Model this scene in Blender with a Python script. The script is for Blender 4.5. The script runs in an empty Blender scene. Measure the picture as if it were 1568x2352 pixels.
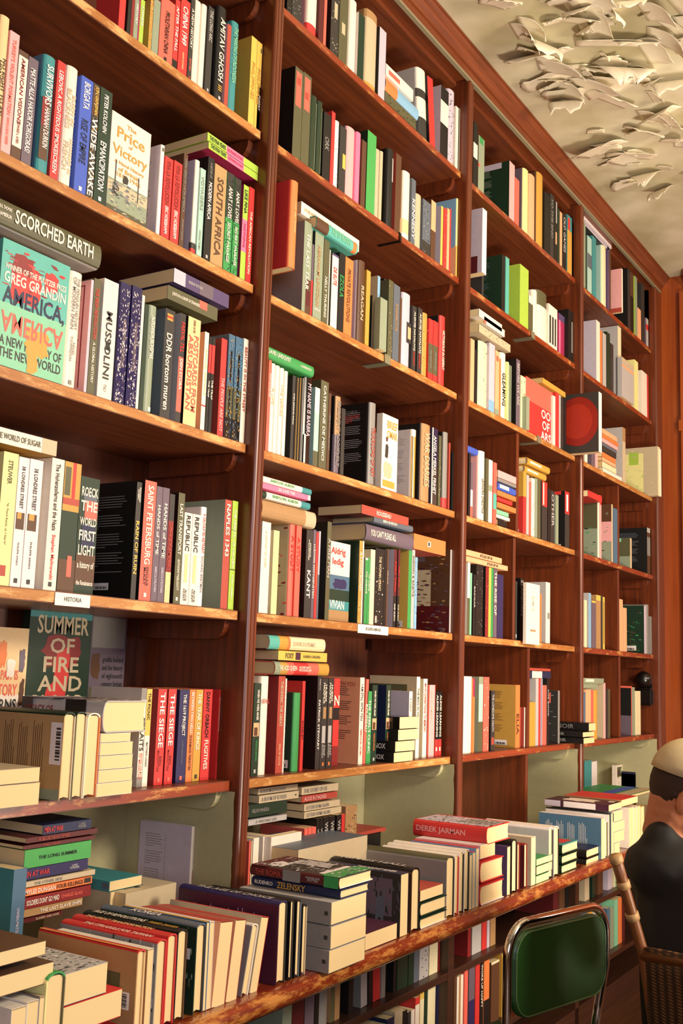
import bpy, bmesh, math, random
from mathutils import Vector, Matrix
random.seed(7)
C = bpy.context.scene.collection
SC = bpy.context.scene
# ------------------------------------------------------------------ camera
ZC = 1.40                      # height of the lens above the floor
FPX, YAW, PIT, ROL = 2450.408, 1.005770, 0.1474935, 0.0338799
CAM = Vector((-2.105465, -1.569801, ZC))
def cam_axes():
    cy, sy, cp, sp = math.cos(YAW), math.sin(YAW), math.cos(PIT), math.sin(PIT)
    f = Vector((sy*cp, cy*cp, sp)); r = Vector((cy, -sy, 0)); u = r.cross(f)
    c, s = math.cos(ROL), math.sin(ROL)
    return c*r + s*u, -s*r + c*u, f
RT, UP, FW = cam_axes()
cd = bpy.data.cameras.new('camera'); cam = bpy.data.objects.new('camera', cd); C.objects.link(cam)
cd.sensor_fit = 'HORIZONTAL'; cd.sensor_width = 24; cd.lens = FPX/1568*24; cd.clip_start = .05
m = Matrix.Identity(4)
for i in range(3):
    m[i][0], m[i][1], m[i][2], m[i][3] = RT[i], UP[i], -FW[i], CAM[i]
cam.matrix_world = m
SC.camera = cam
# ------------------------------------------------------------------ light
SC.view_settings.view_transform = 'Standard'; SC.view_settings.look = 'None'
SC.view_settings.gamma = 1; SC.view_settings.exposure = 0.0; SC.view_settings.use_curve_mapping = False
wd = bpy.data.worlds.new('world'); SC.world = wd; wd.use_nodes = True
wd.node_tree.nodes['Background'].inputs[0].default_value = (1, .82, .62, 1)
wd.node_tree.nodes['Background'].inputs[1].default_value = .36
def lamp(name, loc, energy, col, size, target=None):
    l = bpy.data.lights.new(name, 'AREA'); l.shape = 'DISK'; l.size = size; l.energy = energy; l.color = col
    o = bpy.data.objects.new(name, l); C.objects.link(o); o.location = loc
    d = Vector(target) - Vector(loc); o.rotation_euler = d.to_track_quat('-Z', 'Y').to_euler()
    return o
lamp('ceiling_lamp_light', (.35, -3.25, ZC+1.3), 122, (1, .84, .66), .7, (.6, 0, ZC+.2))
lamp('cool_fill_light', (-3.3, -2.9, ZC+.5), 48, (.88, .86, 1), 1.6, (.8, 0, ZC+.3))  # cool fill added from the left, no actual window there
lamp('far_fill_light', (2.7, -3.0, ZC+.9), 31, (1, .82, .62), .7, (2.8, 0, ZC+.8))  # second warm light added towards the far bays
lamp('ceiling_uplight', (.9, -2.2, .7), 80, (1, .87, .72), .9, (1.9, -.6, ZC+2.2))  # unseen uplight added to brighten the ceiling, not a real floor lamp

def ray(x, y): return RT*((x-784)/FPX) - UP*((y-1176)/FPX) + FW
def atY(x, y, Y): d = ray(x, y); return CAM + d*((Y-CAM.y)/d.y)
def atZ(x, y, z): d = ray(x, y); return CAM + d*((z-CAM.z)/d.z)
def atX(x, y, X): d = ray(x, y); return CAM + d*((X-CAM.x)/d.x)
def atD(x, y, t): return CAM + ray(x, y)*t
def proj(P):
    q = Vector(P)-CAM; z = q.dot(FW); return 784+FPX*q.dot(RT)/z, 1176-FPX*q.dot(UP)/z
def solveX(px, Y, z):            # X where a point (X,Y,z) lands on image column px
    v = 1500.
    for _ in range(25):
        P = atY(px, v, Y); v = proj((P.x, Y, z))[1]
    return atY(px, v, Y).x
def solveZ(X, Y, v):             # z where (X,Y,z) lands on image row v
    z = ZC
    for _ in range(25): z = atY(proj((X, Y, z))[0], v, Y).z
    return z
# ------------------------------------------------------------------ materials
PAL = dict(white='eee4e0', cream='ecdfae', ivory='f0e4d0', beige='c9b690', apricot='efc98a', pink='f0aaa8', hotpink='f0709a',
 coral='f0604a', red='d8221c', darkred='8c1818', maroon='5c1518', rust='b5402c', orange='ee7a28', peach='f2ad78', yellow='e8bd3c',
 paleyellow='efe890', gold='d09a20', lime='a8cc28', green='2a9a48', brightgreen='3aa848', darkgreen='12331f', olive='5a5838', sage='8f9c80',
 teal='2f8f92', paleteal='a5cdc0', turquoise='4fb5a5', lightblue='7fb4d8', blue='3a5cc8', steel='48708c', navy='16234a', indigo='2a2458',
 purple='564470', mauve='6a5a68', lilac='c8bccb', grey='8a8680', slate='5c6672', darkgrey='33312e', black='141311', brown='5c3a20',
 tan='b08550', kraft='b9935a', ochre='c8952c', silver='b8b4b0', magenta='a81850', plum='4a1c34', mint='7ecba0', pageedge='f4dfb4')
NAMES = dict(darkgreen='dark green', paleyellow='pale yellow', lightblue='light blue', darkgrey='charcoal', paleteal='pale teal', hotpink='hot pink',
 brightgreen='bright green', darkred='crimson')
def cname(c): return NAMES.get(c, c)
def s2l(h):
    o = []
    for i in (0, 2, 4):
        c = int(h[i:i+2], 16)/255; o.append(c/12.92 if c <= .04045 else ((c+.055)/1.055)**2.4)
    return (*o, 1)
_mc = {}
def pmat(name, col, rough=.5, metal=0, coat=0):
    if name in _mc: return _mc[name]
    M = bpy.data.materials.new(name); M.use_nodes = True; nt = M.node_tree; b = nt.nodes['Principled BSDF']
    tc = nt.nodes.new('ShaderNodeTexCoord'); nz = nt.nodes.new('ShaderNodeTexNoise'); nz.inputs['Scale'].default_value = 60
    mx = nt.nodes.new('ShaderNodeMix'); mx.data_type = 'RGBA'; c = s2l(col) if isinstance(col, str) else col
    mx.inputs['A'].default_value = tuple(v*.9 for v in c[:3])+(1,); mx.inputs['B'].default_value = tuple(min(1, v*1.06) for v in c[:3])+(1,)
    nt.links.new(tc.outputs['Object'], nz.inputs['Vector']); nt.links.new(nz.outputs['Fac'], mx.inputs['Factor'])
    nt.links.new(mx.outputs['Result'], b.inputs['Base Color'])
    b.inputs['Roughness'].default_value = rough; b.inputs['Metallic'].default_value = metal
    b.inputs['Coat Weight'].default_value = coat
    _mc[name] = M; return M
def muted(h):
    c = s2l(h)[:3]; g = .3*c[0]+.6*c[1]+.1*c[2]; return tuple(v*.9+g*.1 for v in c)+(1,)
def col(c, gloss=False):
    return pmat('printed_'+c+('_gloss' if gloss else ''), muted(PAL[c]), .22 if gloss else .48, 0, .5 if gloss else 0)
def pagemat():
    if 'pages' in _mc: return _mc['pages']
    M = bpy.data.materials.new('paper_pages'); M.use_nodes = True; nt = M.node_tree; b = nt.nodes['Principled BSDF']
    tc = nt.nodes.new('ShaderNodeTexCoord'); w = nt.nodes.new('ShaderNodeTexWave'); w.bands_direction = 'X'
    w.inputs['Scale'].default_value = 260; w.inputs['Distortion'].default_value = 1.2; w.inputs['Detail'].default_value = 3
    r = nt.nodes.new('ShaderNodeValToRGB'); r.color_ramp.elements[0].color = s2l('cfae74'); r.color_ramp.elements[1].color = s2l('f0d9a4')
    r.color_ramp.elements[1].position = .55
    nt.links.new(tc.outputs['Object'], w.inputs['Vector']); nt.links.new(w.outputs['Fac'], r.inputs['Fac']); nt.links.new(r.outputs['Color'], b.inputs['Base Color'])
    b.inputs['Roughness'].default_value = .8; _mc['pages'] = M; return M
def wood(name, c1, c2, worn=None, wornamt=.5, rough=.38, axis='X', scale=1., coat=.25):
    if name in _mc: return _mc[name]
    M = bpy.data.materials.new(name); M.use_nodes = True; nt = M.node_tree; b = nt.nodes['Principled BSDF']; L = nt.links.new
    tc = nt.nodes.new('ShaderNodeTexCoord'); mp = nt.nodes.new('ShaderNodeMapping')
    s = {'X': (1.2, 26, 26), 'Y': (26, 1.2, 26), 'Z': (26, 26, 1.2)}[axis]
    mp.inputs['Scale'].default_value = tuple(v*scale for v in s)
    L(tc.outputs['Object'], mp.inputs['Vector'])
    nz = nt.nodes.new('ShaderNodeTexNoise'); nz.inputs['Scale'].default_value = 2.2; nz.inputs['Detail'].default_value = 8; nz.inputs['Roughness'].default_value = .62
    L(mp.outputs['Vector'], nz.inputs['Vector'])
    r = nt.nodes.new('ShaderNodeValToRGB'); r.color_ramp.elements[0].color = s2l(c1); r.color_ramp.elements[1].color = s2l(c2)
    r.color_ramp.elements[0].position = .3; r.color_ramp.elements[1].position = .72
    L(nz.outputs['Fac'], r.inputs['Fac']); out = r.outputs['Color']
    if worn:
        n2 = nt.nodes.new('ShaderNodeTexNoise'); n2.inputs['Scale'].default_value = 9; n2.inputs['Detail'].default_value = 10; n2.inputs['Roughness'].default_value = .75
        mp2 = nt.nodes.new('ShaderNodeMapping'); mp2.inputs['Scale'].default_value = (1, 4, 4) if axis == 'X' else (4, 4, 1)
        L(tc.outputs['Object'], mp2.inputs['Vector']); L(mp2.outputs['Vector'], n2.inputs['Vector'])
        r2 = nt.nodes.new('ShaderNodeValToRGB'); r2.color_ramp.elements[0].position = .62-.25*wornamt; r2.color_ramp.elements[1].position = .70-.22*wornamt
        L(n2.outputs['Fac'], r2.inputs['Fac'])
        mx = nt.nodes.new('ShaderNodeMix'); mx.data_type = 'RGBA'; mx.inputs['B'].default_value = s2l(worn)
        L(r2.outputs['Color'], mx.inputs['Factor']); L(out, mx.inputs['A']); out = mx.outputs['Result']
    L(out, b.inputs['Base Color'])
    bp = nt.nodes.new('ShaderNodeBump'); bp.inputs['Strength'].default_value = .12; L(nz.outputs['Fac'], bp.inputs['Height']); L(bp.outputs['Normal'], b.inputs['Normal'])
    b.inputs['Roughness'].default_value = rough; b.inputs['Coat Weight'].default_value = coat; b.inputs['Coat Roughness'].default_value = .2
    _mc[name] = M; return M
W_UP = wood('upright_mahogany', '4e2210', '7a3818', 'a8692e', -.35, .36, 'Z')
W_BACK = wood('back_panel_wood', '48200f', '6c3316', None, .5, .5, 'Z', .8)
W_SH = wood('shelf_wood', '562712', '7c3e1c', None, .5, .45, 'X')
W_EDGE = wood('worn_shelf_edge', '9a5a22', 'c08440', 'd8a868', .45, .5, 'X')
W_EDGER = wood('red_worn_shelf_edge', '7c2a10', '9c421a', 'c8934e', .35, .38, 'X')
W_CTR = wood('counter_wood', '66200e', '8c3416', 'b87a3a', .5, .25, 'X', 1., .5)
W_CORN = wood('cornice_wood', '5e2a12', '80401c', None, .5, .4, 'X', 1., .15)
W_WALL = wood('wall_panel_wood', '8a3a12', 'b0561c', None, .5, .38, 'Z', .35)
M_PAINT = pmat('grey_green_paint', 'b3ae84', .7)
# ------------------------------------------------------------------ mesh helpers
def link(name, bm, mats, parent=None, M=None, smooth=False):
    me = bpy.data.meshes.new(name); bmesh.ops.recalc_face_normals(bm, faces=bm.faces[:]); bm.to_mesh(me); bm.free()
    for mt in (mats if isinstance(mats, (list, tuple)) else [mats]): me.materials.append(mt)
    if smooth: me.polygons.foreach_set('use_smooth', [True]*len(me.polygons))
    o = bpy.data.objects.new(name, me); C.objects.link(o)
    if parent is not None: o.parent = parent
    if M is not None: o.matrix_basis = M
    return o
def bx(bm, a, b, mi=0):
    (x0, y0, z0), (x1, y1, z1) = a, b
    v = [bm.verts.new(p) for p in ((x0, y0, z0), (x1, y0, z0), (x1, y1, z0), (x0, y1, z0), (x0, y0, z1), (x1, y0, z1), (x1, y1, z1), (x0, y1, z1))]
    for f in ((0, 3, 2, 1), (4, 5, 6, 7), (0, 1, 5, 4), (1, 2, 6, 5), (2, 3, 7, 6), (3, 0, 4, 7)):
        bm.faces.new([v[i] for i in f]).material_index = mi
def box(name, a, b, mat, parent=None, bev=0):
    bm = bmesh.new(); bx(bm, a, b)
    if bev: bmesh.ops.bevel(bm, geom=bm.edges[:], offset=bev, segments=2, affect='EDGES', profile=.6)
    return link(name, bm, mat, parent)
def extrude(bm, prof, lo, hi, axis, mi=0):       # closed profile (list of 2d) swept along an axis
    def P(a, b, t): return {'X': (t, a, b), 'Y': (a, t, b), 'Z': (a, b, t)}[axis]
    A = [bm.verts.new(P(a, b, lo)) for a, b in prof]; B = [bm.verts.new(P(a, b, hi)) for a, b in prof]
    n = len(prof)
    for i in range(n): bm.faces.new((A[i], A[(i+1) % n], B[(i+1) % n], B[i])).material_index = mi
    bm.faces.new(A).material_index = mi; bm.faces.new(B[::-1]).material_index = mi
def tube(bm, pts, rad, seg=10, cyc=False, mi=0):
    pts = [Vector(p) for p in pts]; n = len(pts); rings = []; prev = None
    rr = rad if isinstance(rad, (list, tuple)) else [rad]*n
    for i, p in enumerate(pts):
        a = pts[i-1] if (i or cyc) else p; b = pts[(i+1) % n] if (i < n-1 or cyc) else p
        t = (b-a).normalized()
        if prev is None: prev = t.orthogonal()
        u = (prev - t*prev.dot(t)).normalized(); w = t.cross(u); prev = u
        rings.append([bm.verts.new(p + (u*math.cos(k*2*math.pi/seg)+w*math.sin(k*2*math.pi/seg))*rr[i]) for k in range(seg)])
    for i in range(n if cyc else n-1):
        A, B = rings[i], rings[(i+1) % n]
        for k in range(seg): bm.faces.new((A[k], A[(k+1) % seg], B[(k+1) % seg], B[k])).material_index = mi
    if not cyc: bm.faces.new(rings[0][::-1]).material_index = mi; bm.faces.new(rings[-1]).material_index = mi
def thing(name, label, cat, loc=(0, 0, 0), group=None):
    o = bpy.data.objects.new(name, None); C.objects.link(o); o.location = loc; o.empty_display_size = .05
    o['label'] = label; o['category'] = cat
    if group: o['group'] = group
    return o
def tag(o, label, cat, group=None):
    o['label'] = label; o['category'] = cat
    if group: o['group'] = group
    return o
def stru(o): o['kind'] = 'structure'; return o
_tc = {}
def text_data(s):
    if s not in _tc:
        cu = bpy.data.curves.new('t', 'FONT'); cu.body = s; cu.resolution_u = 2; cu.fill_mode = 'FRONT'; cu.offset = .018
        ob = bpy.data.objects.new('t', cu); me = bpy.data.meshes.new_from_object(ob)
        vs = [(v.co.x, v.co.y) for v in me.vertices]; fs = [tuple(p.vertices) for p in me.polygons]
        if vs:
            x0 = min(v[0] for v in vs); x1 = max(v[0] for v in vs); y0 = min(v[1] for v in vs); y1 = max(v[1] for v in vs)
            vs = [((v[0]-x0)/max(x1-x0, 1e-6), (v[1]-y0)/max(y1-y0, 1e-6)) for v in vs]; asp = (x1-x0)/max(y1-y0, 1e-6)
        else: asp = 1
        bpy.data.objects.remove(ob); bpy.data.curves.remove(cu); bpy.data.meshes.remove(me)
        _tc[s] = (vs, fs, asp)
    return _tc[s]
def put_text(bm, s, o, ax, ay, mi=0):            # text fills the parallelogram o, o+ax, o+ay
    vs, fs, asp = text_data(s); o, ax, ay = Vector(o), Vector(ax), Vector(ay)
    V = [bm.verts.new(o+ax*u+ay*v) for u, v in vs]
    for f in fs:
        try: bm.faces.new([V[i] for i in f]).material_index = mi
        except ValueError: pass
def fit(s, W, H):                                # keep letters readable: shrink the box to the text's aspect
    asp = text_data(s)[2]; w, h = W, W/asp
    if h > H: h = H; w = min(W, h*asp*1.25)
    elif h < H: h = min(H, h*1.9)
    return w, h
# ------------------------------------------------------------------ the room
SZ = {k: ZC+v for k, v in dict(A=1.749, B=1.359, C=.948, D=.541, E=.134, F=-.263, N=-.62, H=-.93, I=-1.187).items()}
DEP = .34; TH = .024; UW = .042
UR = [-.025+1.155*i for i in range(-1, 4)]       # right front edge of each upright
ZT = SZ['N']; CEIL = ZC+2.178; ZCOR = ZC+2.10
stru(box('floor', (-4, -5, -.05), (3.6, .4, 0), wood('floor_wood', '3c2414', '5c3a20', None, .5, .4, 'X')))
def ceilmat():
    M = bpy.data.materials.new('old_plaster'); M.use_nodes = True; nt = M.node_tree; b = nt.nodes['Principled BSDF']; L = nt.links.new
    tc = nt.nodes.new('ShaderNodeTexCoord'); n = nt.nodes.new('ShaderNodeTexNoise'); n.inputs['Scale'].default_value = 3.2; n.inputs['Detail'].default_value = 7
    r = nt.nodes.new('ShaderNodeValToRGB'); r.color_ramp.elements[0].color = s2l('b0a680'); r.color_ramp.elements[1].color = s2l('d2caae')
    r.color_ramp.elements[0].position = .35; r.color_ramp.elements[1].position = .62
    L(tc.outputs['Object'], n.inputs['Vector']); L(n.outputs['Fac'], r.inputs['Fac']); L(r.outputs['Color'], b.inputs['Base Color'])
    b.inputs['Roughness'].default_value = .85; return M
M_CEIL = ceilmat()
stru(box('ceiling', (-4, -5, CEIL), (3.6, .4, CEIL+.05), M_CEIL))
stru(box('wall_back', (-4, DEP+.02, 0), (3.6, DEP+.07, CEIL), W_BACK))
stru(box('wall_front', (-4, -5.05, 0), (3.6, -5, CEIL), pmat('plaster_wall', 'c8b48c', .8)))
stru(box('wall_left', (-4.05, -5, 0), (-4, .4, CEIL), pmat('plaster_wall', 'c8b48c', .8)))
stru(box('wall_right', (3.52, -5, 0), (3.6, .4, CEIL), W_WALL))
bm = bmesh.new()                                  # crown and mouldings of the panelled end wall
extrude(bm, [(3.52, CEIL), (3.42, CEIL), (3.43, CEIL-.02), (3.49, CEIL-.07), (3.505, CEIL-.1), (3.52, CEIL-.1)], -5, -.16, 'Y')
stru(link('trim_1', bm, W_CORN))
bm = bmesh.new()
for y in (-.125, -.62, -1.4, -2.2): bx(bm, (3.49, y-.04, 0), (3.519, y, CEIL-.1))
bx(bm, (3.485, -5, ZC+1.31), (3.519, -.115, ZC+1.37)); bx(bm, (3.485, -5, ZC-.5), (3.519, -.115, ZC-.44))
stru(link('trim_2', bm, W_WALL))
bm = bmesh.new(); tube(bm, [(3.49, -.16, CEIL-.115), (3.49, -.6, CEIL-.125), (3.49, -1.2, CEIL-.115), (3.49, -3, CEIL-.12)], .006, 6)
tag(link('cable', bm, pmat('cable_grey', 'a09080', .5), smooth=True), 'thin pale cable running under the crown of the wood panelled end wall', 'cable')
# cornice
bm = bmesh.new()
extrude(bm, [(.3, ZCOR), (-.02, ZCOR), (-.024, ZCOR+.004), (-.026, ZCOR+.024), (-.033, ZCOR+.027), (-.036, ZCOR+.034), (-.05, ZCOR+.05), (-.053, ZCOR+.052),
             (-.055, ZCOR+.058), (-.064, ZCOR+.068), (-.07, ZCOR+.07), (-.07, CEIL-.001), (.3, CEIL-.001)], -1.2, 3.518, 'X')
stru(link('trim_3', bm, W_CORN))
stru(box('trim_4', (-1.2, -.026, ZCOR-.009), (3.50, -.012, ZCOR-.0005), pmat('grey_strip', '8c8468', .5)))
# ------------------------------------------------------------------ bookcase bays
BAYN = ['left', 'second', 'third', 'far']
def upright_prof(x1, y0=-.02):                    # bead on the left arris, flat face, right arris at x1
    x0 = x1-UW; p = [(x0, DEP)]
    for k in range(7):
        a = math.pi - k*math.pi/6; p.append((x0+.0075+.0075*math.cos(a), y0+.004-.0095*math.sin(a)))
    p += [(x0+.017, y0+.006), (x0+.019, y0), (x1-.011, y0), (x1-.0095, y0+.003), (x1-.008, y0), (x1, y0+.001), (x1, DEP)]
    return p
def cleat(bm, x, z):                              # shelf bearer on the left face of an upright, its front end rounded
    prof = [(.028, z-.001), (.30, z-.001), (.30, z-.045)]
    for k in range(6):
        a = k*math.pi/10; prof.append((.062-.034*math.sin(a), z-.045+.040*(1-math.cos(a))))
    V = [[bm.verts.new((xx, a, b)) for a, b in prof] for xx in (x-.022, x-.0003)]
    n = len(prof)
    for i in range(n): bm.faces.new((V[0][i], V[0][(i+1) % n], V[1][(i+1) % n], V[1][i]))
    bm.faces.new(V[0]); bm.faces.new(V[1][::-1])
HALF = {}
for b in range(4):
    L0, R0 = UR[b], UR[b+1]-UW
    t = thing('bookcase', 'tall reddish brown wooden bookcase bay, %s one, filled with books above the counter' % ['leftmost', 'second from left', 'third from left', 'farthest right'][b],
              'bookcase', (L0, 0, 0), 'bays of the wooden bookcase')
    t.location = (0, 0, 0)
    for i in ([0, 1] if b == 0 else [b+1]):
        bm = bmesh.new(); extrude(bm, upright_prof(UR[i]), ZT+.001, ZCOR-.0005, 'Z'); link('upright', bm, W_UP, t)
    box('back_panel', (L0+.001, DEP-.012, ZT), (R0-.001, DEP, ZCOR-.001), W_BACK, t)
    box('top_board', (L0+.001, .03, ZCOR-.02), (R0-.001, DEP-.013, ZCOR-.001), W_SH, t)
    for k in 'ABCDEF':
        z = SZ[k]; bm = bmesh.new(); bx(bm, (L0+.001, .003, z-TH), (R0-.004, DEP-.013, z))
        bmesh.ops.bevel(bm, geom=[e for e in bm.edges if all(v.co.y < .01 for v in e.verts)], offset=.0018, segments=2, affect='EDGES')
        for f in bm.faces:
            if f.calc_center_median().y < .0045: f.material_index = 1
        link('shelf_board', bm, [W_SH, W_EDGER if (k == 'F' and b in (0, 2, 3)) or (k in 'AB' and b > 0) or (k in 'DEF' and b == 3) else W_EDGE], t)
        bm = bmesh.new(); cleat(bm, R0, z-TH); link('shelf_bearer', bm, M_PAINT if (k == 'F') else W_UP, t)
    # painted lining of the niche above the counter
    bm = bmesh.new(); z0, z1 = ZT+.001, SZ['F']-TH-.001
    bx(bm, (L0+.001, DEP-.016, z0), (R0-.001, DEP-.0122, z1))
    vs = [(-.0135, z0)] + [(-.0135+random.uniform(-.0015, .0025), z0+(z1-z0)*k/14) for k in range(15)] + [(-.0135, z1)]
    A = [bm.verts.new((R0-.0015, y+.003, z)) for y, z in vs]+[bm.verts.new((R0-.0015, DEP-.0165, z1)), bm.verts.new((R0-.0015, DEP-.0165, z0))]
    bm.faces.new(A); link('painted_lining', bm, M_PAINT, t)
    # short uprights that halve the lower rows of the third and far bays
    for key, nxt, px, py in {2: [('D', 'C', 1188, 1120), ('E', 'D', 1180, 1380), ('F', 'E', 1213, 1620), ('N', 'F', 1209, 1800)], 3: [('D', 'C', 1420, 1200), ('E', 'D', 1420, 1400), ('F', 'E', 1423, 1600)]}.get(b, []):
        X = atY(px, py, .012).x; HALF[(b+1, key)] = X
        box('half_upright', (X-.012, .012, SZ[key]+.0005), (X+.012, DEP-.014, SZ[nxt]-TH-.0005), W_UP, t, .0015)
bm = bmesh.new()
stru(link('trim_5', (bx(bm, (3.44+.0005, -.02, 0), (3.519, DEP, ZCOR-.001)), bm)[1], W_UP))
# worktop with a round nosing
def ctr(name, x0, x1):
    bm = bmesh.new(); p = [(DEP-.001, ZT), (-.305, ZT)]
    for k in range(1, 9):
        a = math.pi/2 + k*math.pi/9; p.append((-.305+.02*math.cos(a), ZT-.02+.02*math.sin(a)))
    p += [(-.305, ZT-.04), (-.29, ZT-.052), (DEP-.001, ZT-.052)]
    extrude(bm, p, x0, x1, 'X'); o = link(name, bm, W_CTR); return o
tag(ctr('countertop', -1.18, 3.519), 'long worn reddish wooden counter with rounded scuffed front edge below the shelves', 'counter')
for b in range(4):
    L0, R0 = UR[b], UR[b+1]-UW
    t = thing('base_cabinet', 'dark open book cabinet under the counter, %s' % ['leftmost', 'second from left', 'third from left, behind green chair', 'farthest, behind seated person'][b],
              'cabinet', (0, 0, 0), 'open cabinets under the counter')
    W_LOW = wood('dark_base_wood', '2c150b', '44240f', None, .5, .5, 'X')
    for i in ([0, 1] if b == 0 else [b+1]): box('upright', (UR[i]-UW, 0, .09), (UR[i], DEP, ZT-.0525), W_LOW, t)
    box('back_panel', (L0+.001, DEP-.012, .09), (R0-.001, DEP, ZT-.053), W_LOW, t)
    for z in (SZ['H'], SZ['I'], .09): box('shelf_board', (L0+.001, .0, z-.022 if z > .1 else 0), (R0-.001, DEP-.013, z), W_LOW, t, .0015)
# shelf labels and straps
def on_edge(px0, px1, py, k, dz0=-.024, dz1=0, th=.0015):
    return (atY(px0, py, .003).x, atY(px1, py, .003).x, SZ[k]+dz0, SZ[k]+dz1)
def shelf_label(name, u0, u1, py, k, txt, label):
    x0, x1, z0, z1 = on_edge(u0, u1, py, k)
    t = thing(name, label, 'label', ((x0+x1)/2, .002, z0), 'paper signs on the shelf edges')
    w = x1-x0
    box('card', (-w/2, -.001, -.003), (w/2, 0, .022), pmat('paper_card', 'f4f0e2', .6), t)
    bm = bmesh.new(); tw, th = fit(txt, w*.5, .009); put_text(bm, txt, (-tw/2, -.0013, .006), (tw, 0, 0), (0, 0, th)); link('lettering', bm, pmat('ink', '3a3834', .6), t)
shelf_label('shelf_sign', 125, 206, 1372, 'E', 'HISTORIA', 'white paper sign lettered HISTORIA on the shelf edge, left bay')
shelf_label('shelf_sign', 820, 890, 1446, 'E', 'BIOGRAFIER & MEMOARER', 'white paper sign with tiny grey lettering on shelf edge, second bay')
for px, py, k, c, lab in [(888, 822, 'C', 'a8a688', 'pale metal strap clipped over shelf edge in the second bay'), (917, 548, 'B', '1c1a18', 'dark metal strap clipped over shelf edge under brown book, second bay'),
                      (1222, 768, 'B', 'a8a688', 'pale metal strap over shelf edge beside lime book, third bay'), (1236, 1005, 'C', 'a8a688', 'pale metal strap over shelf edge by red cover, third bay')]:
    X = atY(px, py, .003).x; z = SZ[k]; bm = bmesh.new()
    w = .012 if c == '1c1a18' else .035
    extrude(bm, [(.002, z+.0006), (.0, z-TH-.0006), (.08, z-TH-.0006), (.08, z-TH-.0024), (-.0018, z-TH-.0024), (-.0002, z+.0022), (.012, z+.0022), (.012, z+.0006)], X-w/2, X+w/2, 'X')
    tag(link('shelf_strap', bm, pmat('strap_'+c, c, .4, .6)), lab, 'strap', 'metal straps on the shelf edges')
# ------------------------------------------------------------------ books
EX = dict(S=((1, 0, 0), (0, 1, 0), (0, 0, 1)), F=((0, 0, 1), (0, 1, 0), (-1, 0, 0)), L=((0, 0, 1), (1, 0, 0), (0, 1, 0)),
          U=((1, 0, 0), (0, 0, -1), (0, 1, 0)), C=((0, -1, 0), (1, 0, 0), (0, 0, 1)))
def basis(k, o):
    m = Matrix.Identity(4)
    for j, a in enumerate(EX[k]):
        for i in range(3): m[i][j] = a[i]
    for i in range(3): m[i][3] = o[i]
    return m
BOOKS = []
HMAX = dict(A=.326, B=.363, C=.385, D=.380, E=.380, F=.370, N=.328, H=.28, I=.228)
def flo(s): return [float(v) for v in s.split('-')]
def rects(s, n):                                  # "a-b-c-d-col+..." -> list
    out = []
    for it in s.split('+'):
        p = it.split('-'); out.append([float(v) for v in p[:n]]+[p[n]])
    return out
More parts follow.
